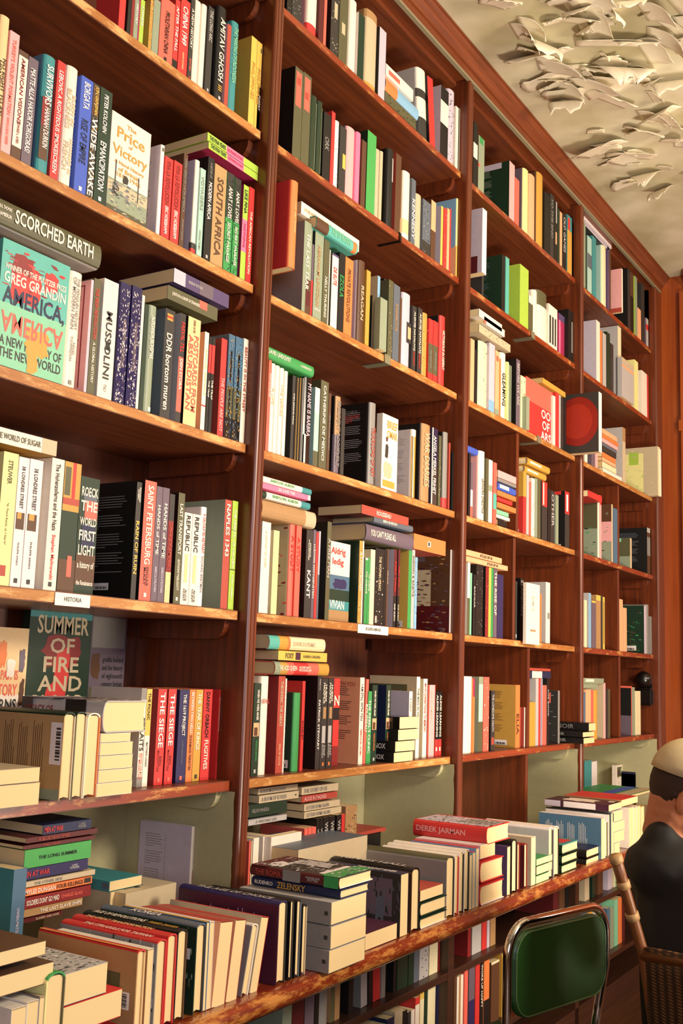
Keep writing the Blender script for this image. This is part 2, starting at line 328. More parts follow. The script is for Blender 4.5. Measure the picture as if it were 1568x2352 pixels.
def row(shelf, bay, uc, vc, ys, place, text, base=None):
    zb = SZ[shelf] if isinstance(shelf, str) else shelf
    ux = lambda u: uc[0]+float(u)/uc[2]
    vy = lambda v: vc[1]+float(v)/vc[2]
    lst = []
    for ln in text.strip().split('\n'):
        ln = ln.strip()
        if not ln or ln[0] == '#': continue
        f = [s.strip() for s in ln.split('|')]; f += ['']*(5-len(f))
        g = f[0].split(); k = g[0]; color, title, tcol = f[1], f[2], f[3] or 'white'
        o = {}
        for tk in f[4].split():
            if '=' in tk: a, v = tk.split('=', 1); o[a] = v
            else: o[tk] = True
        fl = lambda n, d: float(o[n]) if n in o else d
        y = fl('ys', ys); z = zb+fl('z', 0)
        T = w = h = None
        if k in 'SC':
            u0, u1 = ux(g[1]), ux(g[2])
            if 'X' in o:
                P = atX(u1, vy(o['vm']), float(o['X'])); y = P.y
            x0 = solveX(u0, y, z); x1 = solveX(u1, y, z)
            if 'T' in o:
                zt = z+.2
                for _ in range(4):
                    x0 = solveX(u0, y, zt); x1 = solveX(u1, y, zt); zt = solveZ((x0+x1)/2, y, vy(g[3]))
            zt = z+float(o['h']) if 'h' in o else solveZ((x0+x1)/2, y, vy(g[3]))
            h = min(max(zt-z, .1), .40)
            if k == 'S': T = x1-x0-.0006; w = fl('w', .72*h if h < .24 else .68*h); w = min(w, DEP-.02-y); h = min(h, HMAX.get(shelf, .4)) if y > -.02 else h; M = basis('S', ((x0+x1)/2, y, z+.0005))
            else: T = fl('t', .022); w = x1-x0; M = basis('C', (x0, y+T/2, z+.0005))
        elif k == 'F':
            P = atY(ux(g[1]), vy(g[3]), y); x0, z0 = P.x, P.z; z1 = solveZ(x0, y, vy(g[2])); x1 = solveX(ux(g[4]), y, z0)
            if 'zb' in o: dz = zb+float(o['zb'])-z0; z0 += dz; z1 += dz
            z0 = zb+.0006 if 'gnd' in o else z0; h = x1-x0; T = z1-z0-.0006; w = fl('w', .68*h); w = min(w, DEP-.022-y); M = basis('F', (x1, y, (z0+z1)/2))
        elif k == 'L':
            P = atY(ux(g[1]), vy(g[3]), y); x0, z0 = P.x, P.z; z1 = solveZ(x0, y, vy(g[2])); w = solveX(ux(g[4]), y, z0)-x0
            if abs(z0-zb) < .012 or 'gnd' in o: z0 = zb+.0006
            T = z1-z0-.0006; h = fl('h', .225); M = basis('L', (x0, y, (z0+z1)/2))
        elif k == 'U':
            x0 = solveX(ux(g[1]), y, z); x1 = solveX(ux(g[2]), y, z); a = math.radians(fl('ln', 0))
            w = (fl('w', 0) or solveZ((x0+x1)/2+.13*math.tan(a), y, vy(g[3]))-z)/math.cos(a); T = x1-x0-.0006; h = fl('h', .225)
            M = Matrix.Translation((x0, 0, z)) @ Matrix.Rotation(a, 4, 'Y') @ Matrix.Translation((-x0, 0, -z)) @ basis('U', ((x0+x1)/2, y, z+w+.001))
        if k in 'SC' and 'ln' not in o and shelf in ('A', 'B', 'C', 'D', 'E', 'F', 'N'):   # keep clear of the uprights
            wx = T if k == 'S' else w; c0 = M.translation.x-(T/2 if k == 'S' else 0); c1 = c0+wx; lo, hi = UR[bay-1]+.001, UR[bay]-UW-.001
            if (bay, shelf) in HALF:
                X = HALF[(bay, shelf)]
                if (c0+c1)/2 < X: hi = X-.013
                else: lo = X+.013
            n0, n1 = max(c0, lo), min(c1, hi)
            if n1-n0 < .004: n0, n1 = (lo, lo+.012) if c0 < lo else (hi-.012, hi)
            if (n0, n1) != (c0, c1):
                if k == 'S': T = n1-n0; M.translation.x = (n0+n1)/2
                else: w = n1-n0; M.translation.x = n0
        if k == 'F' and shelf in ('A', 'B', 'C', 'D', 'E', 'F', 'N') and y+w > .0:
            lo, hi = UR[bay-1]+.001, UR[bay]-UW-.001
            if (bay, shelf) in HALF and x0 < HALF[(bay, shelf)]-.03: hi = min(hi, HALF[(bay, shelf)]-.013)
            if x1 > hi: M.translation.x = hi; h -= x1-hi
            if M.translation.x-h < lo: h = M.translation.x-lo
        T = max(T, .004)
        if k == 'S' and 'ln' in o:
            a = math.radians(float(o['ln'])); px, pz = (x1 if a > 0 else x0), z
            M = Matrix.Translation((px, 0, pz)) @ Matrix.Rotation(a, 4, 'Y') @ Matrix.Translation((-px, 0, -pz)) @ M
        if 'yw' in o:
            c = M.translation.copy(); M = Matrix.Translation(c) @ Matrix.Rotation(math.radians(float(o['yw'])), 4, 'Z') @ Matrix.Translation(-c) @ M
        r = dict(k=k, T=T, w=w, h=h, M=M, color=color, title=title, tcol=tcol, o=o, place=place, idx=len(lst), row=lst, pri=1.)
        lst.append(r); BOOKS.append(r)
        q = [proj(M @ Vector(c)) for c in ([(-T/2, 0, 0), (T/2, 0, 0), (T/2, 0, h), (-T/2, 0, h)] if k in 'SFU' else [(T/2, 0, 0), (T/2, w, 0), (T/2, w, h), (T/2, 0, h)] if k == 'C' else [(-T/2, 0, 0), (T/2, 0, 0), (T/2, w, 0), (-T/2, w, 0)])]
        r['area'] = abs(sum(q[i][0]*q[(i+1) % 4][1]-q[(i+1) % 4][0]*q[i][1] for i in range(4)))/2
        if k in 'LF': r['area'] *= 1.6
        if k == 'S':
            q2 = [proj(M @ Vector(c)) for c in [(-T/2, 0, 0), (-T/2, w, 0), (-T/2, w, h), (-T/2, 0, h)]]
            sa = abs(sum(q2[i][0]*q2[(i+1) % 4][1]-q2[(i+1) % 4][0]*q2[i][1] for i in range(4)))/2
            r['area'] += sa*(.8 if 'big' in o else .3 if ('qt' in o or 'bl' in o) else .12 if 'k' in o else 0)
        if k == 'U': r['area'] = abs(T*w)*8e5/max((M.translation-CAM).dot(FW), .5)**2*4
    return lst
def hard(r): return 'r' in r['o']
def geo_cover(bm, r, mi):
    T, w, h, o = r['T'], r['w'], r['h'], r['o']; c = r['color']; kc = o.get('k', c); fc = o.get('fc', c)
    t = min(.0024, T*.14) if hard(r) else min(.0007, T*.1)
    a = T/2
    if hard(r):
        bu = min(.009, T*.22); out = [(-a, w, kc), (-a, bu+.004, kc), (-a+T*.03, bu, c)]
        for i in range(1, 7): an = math.pi*i/7; out.append((-a*.94*math.cos(an), bu*(1-math.sin(an)), c))
        out += [(a-T*.03, bu, fc), (a, bu+.004, fc), (a, w, fc)]
    else: out = [(-a, w, kc), (-a, 0, c), (a, 0, fc), (a, w, fc)]
    inn = [(max(min(x, a-t), -a+t) if abs(x) > a-t-1e-6 else x*(1-2*t/T), (yy+t if 0 < i < len(out)-1 else yy)) for i, (x, yy, _) in enumerate(out)]
    lv = [0., 1.]; bands = rects(o['bd'], 2) if 'bd' in o else []      # bands measured from the head
    for b in bands: lv += [1-b[0], 1-b[1]]
    lv = sorted(set(min(max(v, 0), 1) for v in lv)); O = []; I = []
    for v in lv:
        O.append([bm.verts.new((p[0], p[1], v*h)) for p in out]); I.append([bm.verts.new((p[0], p[1], v*h)) for p in inn])
    n = len(out)
    for j in range(len(lv)-1):
        mid = 1-(lv[j]+lv[j+1])/2; bc = None
        for b in bands:
            if b[0] <= mid <= b[1]: bc = b[2]
        for i in range(n-1):
            cc = out[i][2]
            if bc and (0 < i < n-2 or n == 4 and i == 1 or 'wrap' in o): cc = bc
            bm.faces.new((O[j][i], O[j][i+1], O[j+1][i+1], O[j+1][i])).material_index = mi(cc)
            bm.faces.new((I[j][i+1], I[j][i], I[j+1][i], I[j+1][i+1])).material_index = mi(kc if i == 0 else cc)
        for i in (0, n-1): bm.faces.new((O[j][i], O[j+1][i], I[j+1][i], I[j][i])).material_index = mi(out[i][2])
    for V, W in ((O[0], I[0]), (O[-1], I[-1])):
        for i in range(n-1): bm.faces.new((V[i], V[i+1], W[i+1], W[i])).material_index = mi(out[i][2])
def geo_pages(bm, r, mi):
    T, w, h = r['T'], r['w'], r['h']; e = .0032 if hard(r) else .0005; t = min(.0024, T*.14) if hard(r) else min(.0007, T*.1)
    bu = min(.009, T*.22)*.6 if hard(r) else t
    if r['k'] in 'S' and hard(r): e0 = .001
    else: e0 = e
    a = T/2-t-.0001
    if a < .001: return
    prof = [(-a, w-e), (-a, bu+t+.001), (a, bu+t+.001), (a, w-e)]
    if hard(r): prof = [(-a, w-e), (-a, bu+.004), (-a*.5, bu+.001), (a*.5, bu+.001), (a, bu+.004), (a, w-e), (0, w-e-.003)]
    z0, z1 = e0, h-e
    extrude(bm, prof, z0, z1, 'Z', mi('#pages'))
def quad(bm, o, a, b, m):
    o, a, b = Vector(o), Vector(a), Vector(b); V = [bm.verts.new(p) for p in (o, o+a, o+a+b, o+b)]; bm.faces.new(V).material_index = m
def blob(bm, x, w, h, a, b, c, d, m, n):           # printed shape on a cover: a panel when it spans the cover, else an irregular outline
    if d-c > .7 or (b-a) < .08 or (d-c) < .08: quad(bm, (x, w*c, h*(1-b)), (0, w*(d-c), 0), (0, 0, h*(b-a)), m); return
    rr = random.Random(n*7+int(a*100)); K = 22; V = []
    for i in range(K):
        t = 2*math.pi*i/K; q = rr.uniform(.72, 1.02); cx, cy = math.cos(t), math.sin(t); k = min(1/max(abs(cx), abs(cy), 1e-3), 1.25)
        V.append(bm.verts.new((x, w*((c+d)/2+(d-c)/2*cx*k*q), h*(1-(a+b)/2+(b-a)/2*cy*k*q))))
    bm.faces.new(V).material_index = m
def spl(s): return s.replace('_', ' ').split('/')
def geo_art(bm, r, mi):                            # patches, price tags, blurbs
    T, w, h, o = r['T'], r['w'], r['h'], r['o']; e = .00035; rnd = random.Random(int(T*1e6)+int(h*1e5))
    for n, (a, b, c, d, cc) in enumerate(rects(o['pt'], 4) if 'pt' in o else []): quad(bm, (-T/2+T*c, -e-n*.00012, h*(1-b)), (T*(d-c), 0, 0), (0, 0, h*(b-a)), mi(cc))
    for n, (a, b, c, d, cc) in enumerate(rects(o['qt'], 4) if 'qt' in o else []): quad(bm, (-T/2-e-n*.00012, w*(1-c), h*(1-b)), (0, -w*(d-c), 0), (0, 0, h*(b-a)), mi(cc))
    for n, (a, b, c, d, cc) in enumerate(rects(o['ft'], 4) if 'ft' in o else []): blob(bm, T/2+e+n*.00012, w, h, a, b, c, d, mi(cc), n)
    if 'bl' in o:                                  # printed lines on the back cover
        cc = o['bl']; z = h*.88; sx = o.get('bw', '.2-.85'); a0, a1 = flo(sx); k = 0
        while z > h*.22:
            k += 1; ln = (a1-a0)*(rnd.uniform(.82, 1) if k % 6 else rnd.uniform(.25, .6))
            quad(bm, (-T/2-e, w*(1-a0), z), (0, -w*ln, 0), (0, 0, .0016), mi(cc)); z -= .0056 if k % 6 else .013
    if 'spk' in o:                                 # irregular specks: foil glare or a busy printed picture
        face, n, cs = o['spk'].split(':'); cs = cs.split('+')
        lo = 0. if 'sz' not in o else 1-float(o['sz'].split('-')[1]); hi = .95 if 'sz' not in o else 1-float(o['sz'].split('-')[0])
        for i in range(int(n)*2):
            cc = rnd.choice(cs); u, v = rnd.random(), lo+(hi-lo)*rnd.random(); s = rnd.uniform(.006, .028); x = e*2+i*2e-6; K = rnd.randint(5, 7)
            fs = T if face == 's' else w; rx = min(fs*rnd.uniform(.03, .09), .012); rz = h*s*.6; cy = rx+(fs-2*rx)*u; cz = max(h*v, rz*1.1); V = []
            for k in range(K):
                t = 6.283*k/K+rnd.uniform(-.3, .3); q = rnd.uniform(.5, 1); A, Z = cy+rx*q*math.cos(t), cz+rz*q*math.sin(t)
                V.append(bm.verts.new({'s': (-T/2+A, -x, Z), 'f': (T/2+x, A, Z), 'b': (-T/2-x, w-A, Z)}[face]))
            bm.faces.new(V).material_index = mi(cc)
def geo_text(bm, r, mi):
    T, w, h, o = r['T'], r['w'], r['h'], r['o']; e = -.0011; ts = float(o.get('ts', .56))
    if 'dx' in o: sh = float(o['dx'])*T
    else: sh = 0
    def down(s, z0, z1, cc, f=1.):
        ls = spl(s); H = T*ts*f/len(ls)
        for i, q in enumerate(ls):
            W_, H_ = fit(q, h*(z1-z0), H*.86 if len(ls) > 1 else H)
            xx = sh+T*ts*f/2-H*(i+1)+(H-H_)/2 if len(ls) > 1 else sh-H_/2
            put_text(bm, q, (xx, e, h*(1-z0)-(h*(z1-z0)-W_)/2), (0, 0, -W_), (H_, 0, 0), mi(cc))
    if r['title']:
        if 'H' in o:
            z0, z1 = flo(o.get('tr', '.1-.9')); ls = spl(r['title']); st = h*(z1-z0)/len(ls)
            for i, q in enumerate(ls):
                if not q: continue
                W_, H_ = fit(q, T*.86, st*.7); put_text(bm, q, (-W_/2, e, h*(1-z0)-st*(i+.85)), (W_, 0, 0), (0, 0, H_), mi(r['tcol']))
        else: z0, z1 = flo(o.get('tr', '.06-.68')); down(r['title'], z0, z1, r['tcol'])
    if 'a' in o: z0, z1 = flo(o.get('ar', '.7-.92')); down(o['a'], z0, z1, o.get('ac', r['tcol']), float(o.get('as', .7)))
    if 'lg' in o: g_ = min(T*.32, .008); quad(bm, (-g_/2, e, h*.03), (g_, 0, 0), (0, 0, g_*1.1), mi(o['lg']))
    for key, sgn in (('Fr', 1), ('Bk', -1)):       # big lettering on the front / back cover: "line/line"
        if key in o:
            z0, z1, a0, a1 = flo(o.get(key+'z', '.1-.9-.08-.92')); ls = spl(o[key]); wt = [float(v) for v in o[key+'w'].split('+')] if key+'w' in o else [1.]*len(ls); cc = o.get(key+'c', r['tcol']).split('+'); zt = h*(1-z0)
            for i, q in enumerate(ls):
                st = h*(z1-z0)*wt[i]/sum(wt); zt -= st
                if not q: continue
                fl_ = q[0] == '~'; q = q.lstrip('~')
                W_, H_ = fit(q, w*(a1-a0), st*.82); zz = zt+(st-H_)/2
                yc = w*(a0+a1)/2
                if fl_: put_text(bm, q, (T/2+.0009, yc-W_/2, zz+H_), (0, W_, 0), (0, 0, -H_), mi(cc[i % len(cc)]))
                elif sgn > 0: put_text(bm, q, (T/2+.0008, yc-W_/2, zz), (0, W_, 0), (0, 0, H_), mi(cc[i % len(cc)]))
                else: put_text(bm, q, (-T/2-.0008, w-yc+W_/2, zz), (0, -W_, 0), (0, 0, H_), mi(cc[i % len(cc)]))
def geo_sticker(bm, r, mi):
    T, w, h, o = r['T'], r['w'], r['h'], r['o']; e = .0007; p = flo(o['st']) if o['st'] is not True else [.87, .97, .55, .88]
    a, b, c, d = p
    quad(bm, (-T/2-e, w*(1-c), h*(1-b)), (0, -w*(d-c), 0), (0, 0, h*(b-a)), mi('white'))
    n = 11
    for i in range(n): quad(bm, (-T/2-e-.0002, w*(1-c-(d-c)*(.1+.8*i/n)), h*(1-b+(b-a)*.12)), (0, -w*(d-c)*.035*(1+i % 3*.4), 0), (0, 0, h*(b-a)*.4), mi('darkgrey'))
def matlist(gloss=False):
    mats = []; idx = {}
    def mi(c):
        if c not in idx: idx[c] = len(mats); mats.append(pagemat() if c == '#pages' else col(c, gloss))
        return idx[c]
    return mats, mi
def art_any(o): return any(k in o for k in ('pt', 'qt', 'ft', 'bl', 'spk'))
ORD = ['first', 'second', 'third', 'fourth', 'fifth', 'sixth', 'seventh', 'eighth', 'ninth', 'tenth', 'eleventh', 'twelfth']
def ordn(i): return ORD[i] if i < 12 else '%d%s' % (i+1, {1: 'st', 2: 'nd', 3: 'rd'}.get((i+1) % 10 if (i+1) % 100 not in (11, 12, 13) else 0, 'th'))
def label_for(r, mode=0):
    o = r['o']; c = cname(r['color']); row_, i = r['row'], r['idx']
    if 'n' in o and mode == 0: return (o['n'].replace('_', ' ')+', '+r['place'])
    look = c+' book'
    if r['title'] and mode < 3: look += ' with %s lettering' % cname(r['tcol'])
    elif 'bd' in o and mode < 3: look += ' with %s band' % cname(rects(o['bd'], 2)[0][2])
    same = lambda q: q['k'] in ('F', 'L') if r['k'] in ('F', 'L') else q['k'] not in ('F', 'L')
    pv = row_[i-1] if i and same(row_[i-1]) else None; nx = row_[i+1] if i+1 < len(row_) and same(row_[i+1]) else None
    if mode in (0, 3):
        if r['k'] in ('F', 'L'):
            if pv and nx: pos = 'flat between %s and %s' % (cname(pv['color']), cname(nx['color']))
            elif pv: pos = 'lying flat below %s one' % cname(pv['color'])
            elif nx: pos = 'lying flat above %s one' % cname(nx['color'])
            else: pos = 'lying flat'
        elif pv and nx: pos = 'between %s and %s' % (cname(pv['color']), cname(nx['color']))
        elif pv: pos = 'right of %s one' % cname(pv['color'])
        elif nx: pos = 'left of %s one' % cname(nx['color'])
        else: pos = 'standing alone'
    else:
        n = len([q for q in row_ if q['k'] in ('F', 'L')]) if r['k'] in 'FL' else 0
        j = len([q for q in row_[:i] if same(q)])
        pos = '%s from top' % ordn(j) if r['k'] in ('F', 'L') else '%s from left' % ordn(j)
    s = look+', '+pos+', '+r['place']
    return s
def build_books():
    BOOKS.sort(key=lambda r: -r['area']*r['pri'])
    ind, rest = BOOKS[:315], BOOKS[315:]
    used = {}
    for md in (0, 3, 1, 2):
        cnt = {}
        for r in ind:
            if r.get('lab') is None or md: pass
        for r in ind:
            if 'lab' not in r or r['lab'] is None: r['try'] = label_for(r, md)
            else: r['try'] = r['lab']
            if len(r['try'].split()) > 16: r['try'] = label_for(r, 3 if md < 2 else 1).replace(' book', ' book')
            cnt[r['try']] = cnt.get(r['try'], 0)+1
        for r in ind:
            r['lab'] = r['try'] if cnt[r['try']] == 1 else None
    for r in ind:
        if r['lab'] is None: r['lab'] = label_for(r, 1)
        if len(r['lab'].split()) > 16: r['lab'] = ' '.join(r['lab'].replace(' lettering', '').split()[:16])
    for r in ind:
        t = bpy.data.objects.new('book', None); C.objects.link(t); t.matrix_world = r['M']; t.empty_display_size = .03
        t['label'] = r['lab']; t['category'] = 'book'; t['group'] = 'books, '+r['place']
        gl = 'g' in r['o']
        for nm, fn, cond in (('cover', geo_cover, True), ('page_block', geo_pages, True), ('cover_art', geo_art, art_any(r['o'])),
                             ('lettering', geo_text, bool(r['title'] or 'a' in r['o'] or 'Fr' in r['o'] or 'Bk' in r['o'] or 'lg' in r['o'])), ('price_sticker', geo_sticker, 'st' in r['o'])):
            if not cond: continue
            bm = bmesh.new(); mats, mi = matlist(gl); fn(bm, r, mi)
            if not bm.verts: bm.free(); continue
            if nm in ('lettering', 'cover_art', 'price_sticker'):
                me = bpy.data.meshes.new(nm); bm.to_mesh(me); bm.free()
                for q in mats: me.materials.append(q)
                o = bpy.data.objects.new(nm, me); C.objects.link(o); o.parent = t
            else:
                o = link(nm, bm, mats, t)
    if rest:
        bm = bmesh.new(); mats, mi = matlist()
        for r in rest:
            n0 = len(bm.verts); geo_cover(bm, r, mi); geo_pages(bm, r, mi)
            if art_any(r['o']): geo_art(bm, r, mi)
            if r['title'] and r['area'] > 250: geo_text(bm, r, mi)
            bm.verts.ensure_lookup_table()
            bmesh.ops.transform(bm, matrix=r['M'], verts=bm.verts[n0:])
        me = bpy.data.meshes.new('books'); bm.to_mesh(me); bm.free()
        for q in mats: me.materials.append(q)
        o = bpy.data.objects.new('packed_books', me); C.objects.link(o)
        o['kind'] = 'stuff'; o['category'] = 'books'; o['label'] = 'the remaining small books packed into the far bays and under the counter'
    return ind, rest
# ------------------------------------------------------------------ what stands where (crop origin x, y, scale)
K1=(0,0,3.92); K2=(300,0,3.92); K3=(0,350,3.92); K4=(300,350,3.92); K5=(0,700,3.92); K6=(300,700,3.92); K7=(0,1050,3.92); K8=(300,1050,3.92)
M1=(600,0,3.136); M2=(600,130,4.48); M3=(800,330,4.9); M4=(600,430,5.227); M5=(780,600,5.227); M6=(580,780,5.227); M7=(780,900,5.227); M8=(570,1080,5.227); M9=(780,1150,5.227)
N2=(0,1390,4.48); N3=(0,1560,4.48); N4=(280,1540,4.612); N5=(560,1440,5.807); N6=(780,1440,5.227); N7=(0,1840,4.48); N8=(200,1800,3.92)
P1=(0,2050,4.9); P2=(280,2000,4.356); P3=(560,1780,5.227); P4=(560,1930,4.612); P5=(800,1850,4.9); P6=(1050,1780,4.48); P7=(1300,1700,5.851); P8=(1130,2000,3.58)
Q1=(600,2050,2.613); Q2=(1050,180,5.227); Q3=(1050,400,5.227); Q4=(1050,650,4.48); Q5=(1050,850,4.48); Q6=(1050,1000,5.227); Q7=(1050,1240,5.227); Q8=(1050,1500,4.48)
R1=(1320,450,6.19); R2=(1320,700,6.19); R3=(1320,980,6.32); R4=(1320,1300,5.6)
PX=(0,0,1.)
# ---- left bay
row('B',1,K2,K2,.012,'fifth shelf up, left bay','''
S -115 -60 0|red|||h.21
S -40 -8 0|black|||h.19
S -8 18 0|darkred|||h.21
S 18 55 0|sage|HISTORY||h.215 k=lime
S 55 68 0|magenta|||h.215
S 68 105 0|lime|CHINESE||h.215
S 140 152 0|black|POETRY||h.22 k=lilac bl=slate st=.86-.95-.5-.85
S 152 180 0|ochre|||h.225 spk=s:40:white+red+green
S 182 240 0|sage|||h.228
S 245 368 0|coral|PROLETARIAN_CHINA|black|h.232 tr=.2-.86 ts=.5 lg=black
S 370 412 0|red|AFTER_THE_FALL|white|h.225 bd=.86-1-black tr=.1-.75
S 418 500 0|red|CHINA_1949|white|h.225 tr=.1-.6 a=GRAHAM_HUTCHINGS ac=apricot
S 505 541 -10|darkgrey|A_NEW_HISTORY|ivory|a=EDITED ac=coral lg=red
S 545 602 15|ivory|||r
S 605 655 48|ivory|||r
S 662 712 68|darkgrey|THE_LONG_ARC|silver|tr=.04-.4 lg=silver
S 752 832 72|black|AMITAV_GHOSH|ivory|r tr=.12-.78 ar=.8-.9 a=III ac=gold lg=silver
S 836 870 225|rust|||k=pink
S 876 945 205|teal|THE_MAKING_OF_INDONESIA|mint|r
S 1052 1104 342|yellow|PHILIPPINES|ochre|tr=.28-.7 k=gold st=.86-.98-.1-.4
S 1106 1150 385|yellow|PHILIPPINES|ochre|tr=.3-.72
S 1158 1208 440|white|||r pt=.05-.1-.3-.7-olive''')
row('C',1,K1,K1,.012,'fourth shelf up, left bay','''
S -95 0 150|apricot|NO_RIGHT_TO_AN/HONEST_LIVING|black|r tr=.16-.9 ts=.8
S 2 88 298|pink|TURKEY'S_VIOLENT_FORMATION|coral|a=HANS-LUKAS_KIESER ac=coral ts=.4
S 95 180 468|brown|AMERICAN_VISIONS|darkred|bd=.05-.88-ivory a=EDWARD_L._AYERS ac=darkred ar=.66-.85 ts=.4 k=grey
S 184 272 530|mauve|MATTE_ALLA_HAXOR_FORGORAS!|white|tr=.1-.88
S 318 438 512|teal|SURVIVORS|white|r tr=.08-.42 ts=.5 a=HANNAH_DURKIN ar=.44-.78 as=.8 pt=.36-.88-.1-.75-brown+.36-.6-.1-.5-darkred k=steel
S 442 512 560|red|LEBOVIC_A_RIGHTEOUS_SMOKESCREEN|white|tr=.08-.94
S 530 640 610|ivory|BORN_IN/BLACKNESS|beige|r tr=.12-.6 ts=.7 a=HOWARD_W./FRENCH ac=beige ar=.6-.9 as=1
S 660 768 710|blue|BORGATA|white|tr=.04-.27 a=RISE_OF_EMPIRE ac=navy ar=.36-.74 as=1. lg=white
S 770 830 762|darkgrey|WIDE_AWAKE|white|tr=.3-.97 ts=.85 bd=.02-.28-brown spk=s:70:gold+ivory+olive a=JON_GRINSPAN ac=yellow ar=.02-.27
S 835 944 812|darkgreen|EMANCIPATION|white|tr=.46-.88 ts=.5 a=PETER_KOLCHIN ar=.05-.38 ac=white lg=white fc=darkgreen
C 948 1305 1105|ivory|||ys=.03 t=.03 ft=.64-1-0-1-sage+.66-.76-0-1-beige+.9-1-0-1-olive+.66-.8-.1-.3-darkgrey+.55-.64-.35-.5-darkgrey+.84-.9-.25-.9-sage+.5-.75-.74-.76-darkgrey+.45-.7-.16-.18-darkgrey Fr=The/Price/of/Victory/A_Naval_History/of_Britain/1815-1945 Frc=ochre Frw=.5+1.2+.4+1.4+.5+.5+.5 Frz=.05-.6-.06-.94 spk=f:70:grey+beige+sage+slate sz=.64-1 n=ivory_sea_battle_cover_facing_out_right_of_dark_green_book
S 1402 1440 1310|white|||r k=lilac bl=grey pt=.03-.07-.3-.7-olive''')
row('C',1,K4,K4,.012,'fourth shelf up, left bay','''
S 268 340 52|red|VIVA_LA_REVOLUCION|darkred|tr=.04-.58 ts=.6 a=ERIC_HOBSBAWM ac=white ar=.6-.93
S 350 425 92|red|VIVA_LA_REVOLUCION|darkred|tr=.04-.58 ts=.6 a=ERIC_HOBSBAWM ac=white ar=.6-.93
S 432 470 18|brown|OPEN_VEINS_OF_LATIN_AMERICA|grey|tr=.05-.62 a=EDUARDO_GALEANO ac=grey
S 540 584 75|ivory|||r k=lilac qt=.4-.88-0-.5-indigo+.5-.53-0-.5-lilac+.6-.62-0-.5-lilac+.7-.72-0-.5-lilac bd=.88-.94-darkgrey+.94-1-red
S 588 634 152|paleteal|VOYAGERS|sage|tr=.06-.5 a=NICHOLAS_THOMAS ac=sage
S 650 706 52|black|MODERN_AFRICA|white|tr=.24-.6 a=A_HISTORY_OF ac=grey ar=.05-.2 lg=silver
S 712 822 132|kraft|SOUTH_AFRICA|brown|tr=.12-.9 ts=.5
S 828 893 192|green|ANAT_LOVIS|ivory|bd=.0-.46-darkgrey tr=.14-.46 a=SECRET_PASSAGE ac=ivory ar=.5-.9 spk=s:60:darkgreen
S 900 954 240|green|ANAT_LOVIS|ivory|bd=.0-.46-darkgrey tr=.14-.46 a=SECRET_PASSAGE ac=ivory ar=.5-.9 spk=s:60:darkgreen
S 978 1024 302|lime|LIKE_PINA|darkgreen|k=magenta tr=.05-.3 bd=.36-.7-hotpink a=NOTHING ac=magenta ar=.38-.68
S 1028 1076 322|red|THE_AFRICAN_REVOLUTION|ivory|tr=.25-.9 ts=.4''')
row('C',1,K2,K2,.008,'fourth shelf up, left bay, on upright books','''
F 690 1187 1262 1222|lime|THE_PINA_YEARS|darkgreen|w=.16 bd=.36-.7-hotpink tr=.04-.34 a=NOTHING_IS_FAIR ac=magenta ar=.38-.68 n=lime_and_pink_banded_book_lying_flat_on_top_of_its_twin
F 700 1264 1335 1196|lime|THE_PINA_YEARS|darkgreen|w=.16 bd=.36-.7-hotpink tr=.04-.34 a=NOTHING_IS_FAIR ac=magenta ar=.38-.68 k=magenta n=lime_and_pink_banded_book_lying_flat_beneath_its_twin''')
row('D',1,K5,K3,.012,'third shelf up, left bay','''
C -62 555 905|turquoise|||ys=.005 t=.03 ft=.5-1-0-1-mint+.12-.5-.1-.6-red+.07-.24-.14-.46-darkred+.12-.3-.62-.84-red+.62-.86-.38-.78-gold+.8-1-.44-.62-gold spk=f:16:red+darkred sz=.05-.4 Fr=WINNER_OF_THE_PULITZER_PRIZE/GREG_GRANDIN/AMERICA,/~AMERICA/A_NEW_HISTORY_OF/THE_NEW_WORLD Frc=ivory+ivory+navy+coral+darkgrey+darkgrey Frw=.5+.9+1.7+1.7+.8+.8 Frz=.18-.94-.05-.96 n=turquoise_cover_facing_out_with_red_and_orange_splashes_and_large_navy_letters
S 557 688 1082|ivory|THE_PENGUIN_HISTORY/OF_MODERN_SPAIN|grey|r tr=.05-.5 ts=.5 a=NIGEL/TOWNSON ac=grey ar=.55-.78 lg=grey
S 750 775 1150|lilac|||k=pink qt=.04-.05-.05-.9-darkred+.1-.11-.2-.8-darkred+.05-.95-.88-.9-darkred bl=darkred
S 778 845 1145|olive|THE_IRISH_REVOLUTION|red|tr=.08-.52 ts=.5 a=A_GLOBAL_HISTORY ac=ivory ar=.55-.9
S 868 1000 1160|ivory|MUSSOLINI|darkgrey|tr=.24-.86 ts=.42 a=ITALY ar=.88-.94 ac=grey pt=.52-.59-.36-.66-black
S 1018 1112 1182|indigo|||g spk=s:110:silver+white+mauve+lilac pt=.3-.7-.45-.75-mauve
S 1124 1214 1215|indigo|||g spk=s:110:silver+white+mauve+lilac pt=.3-.7-.45-.75-mauve
S 1217 1241 1290|ivory|||''')
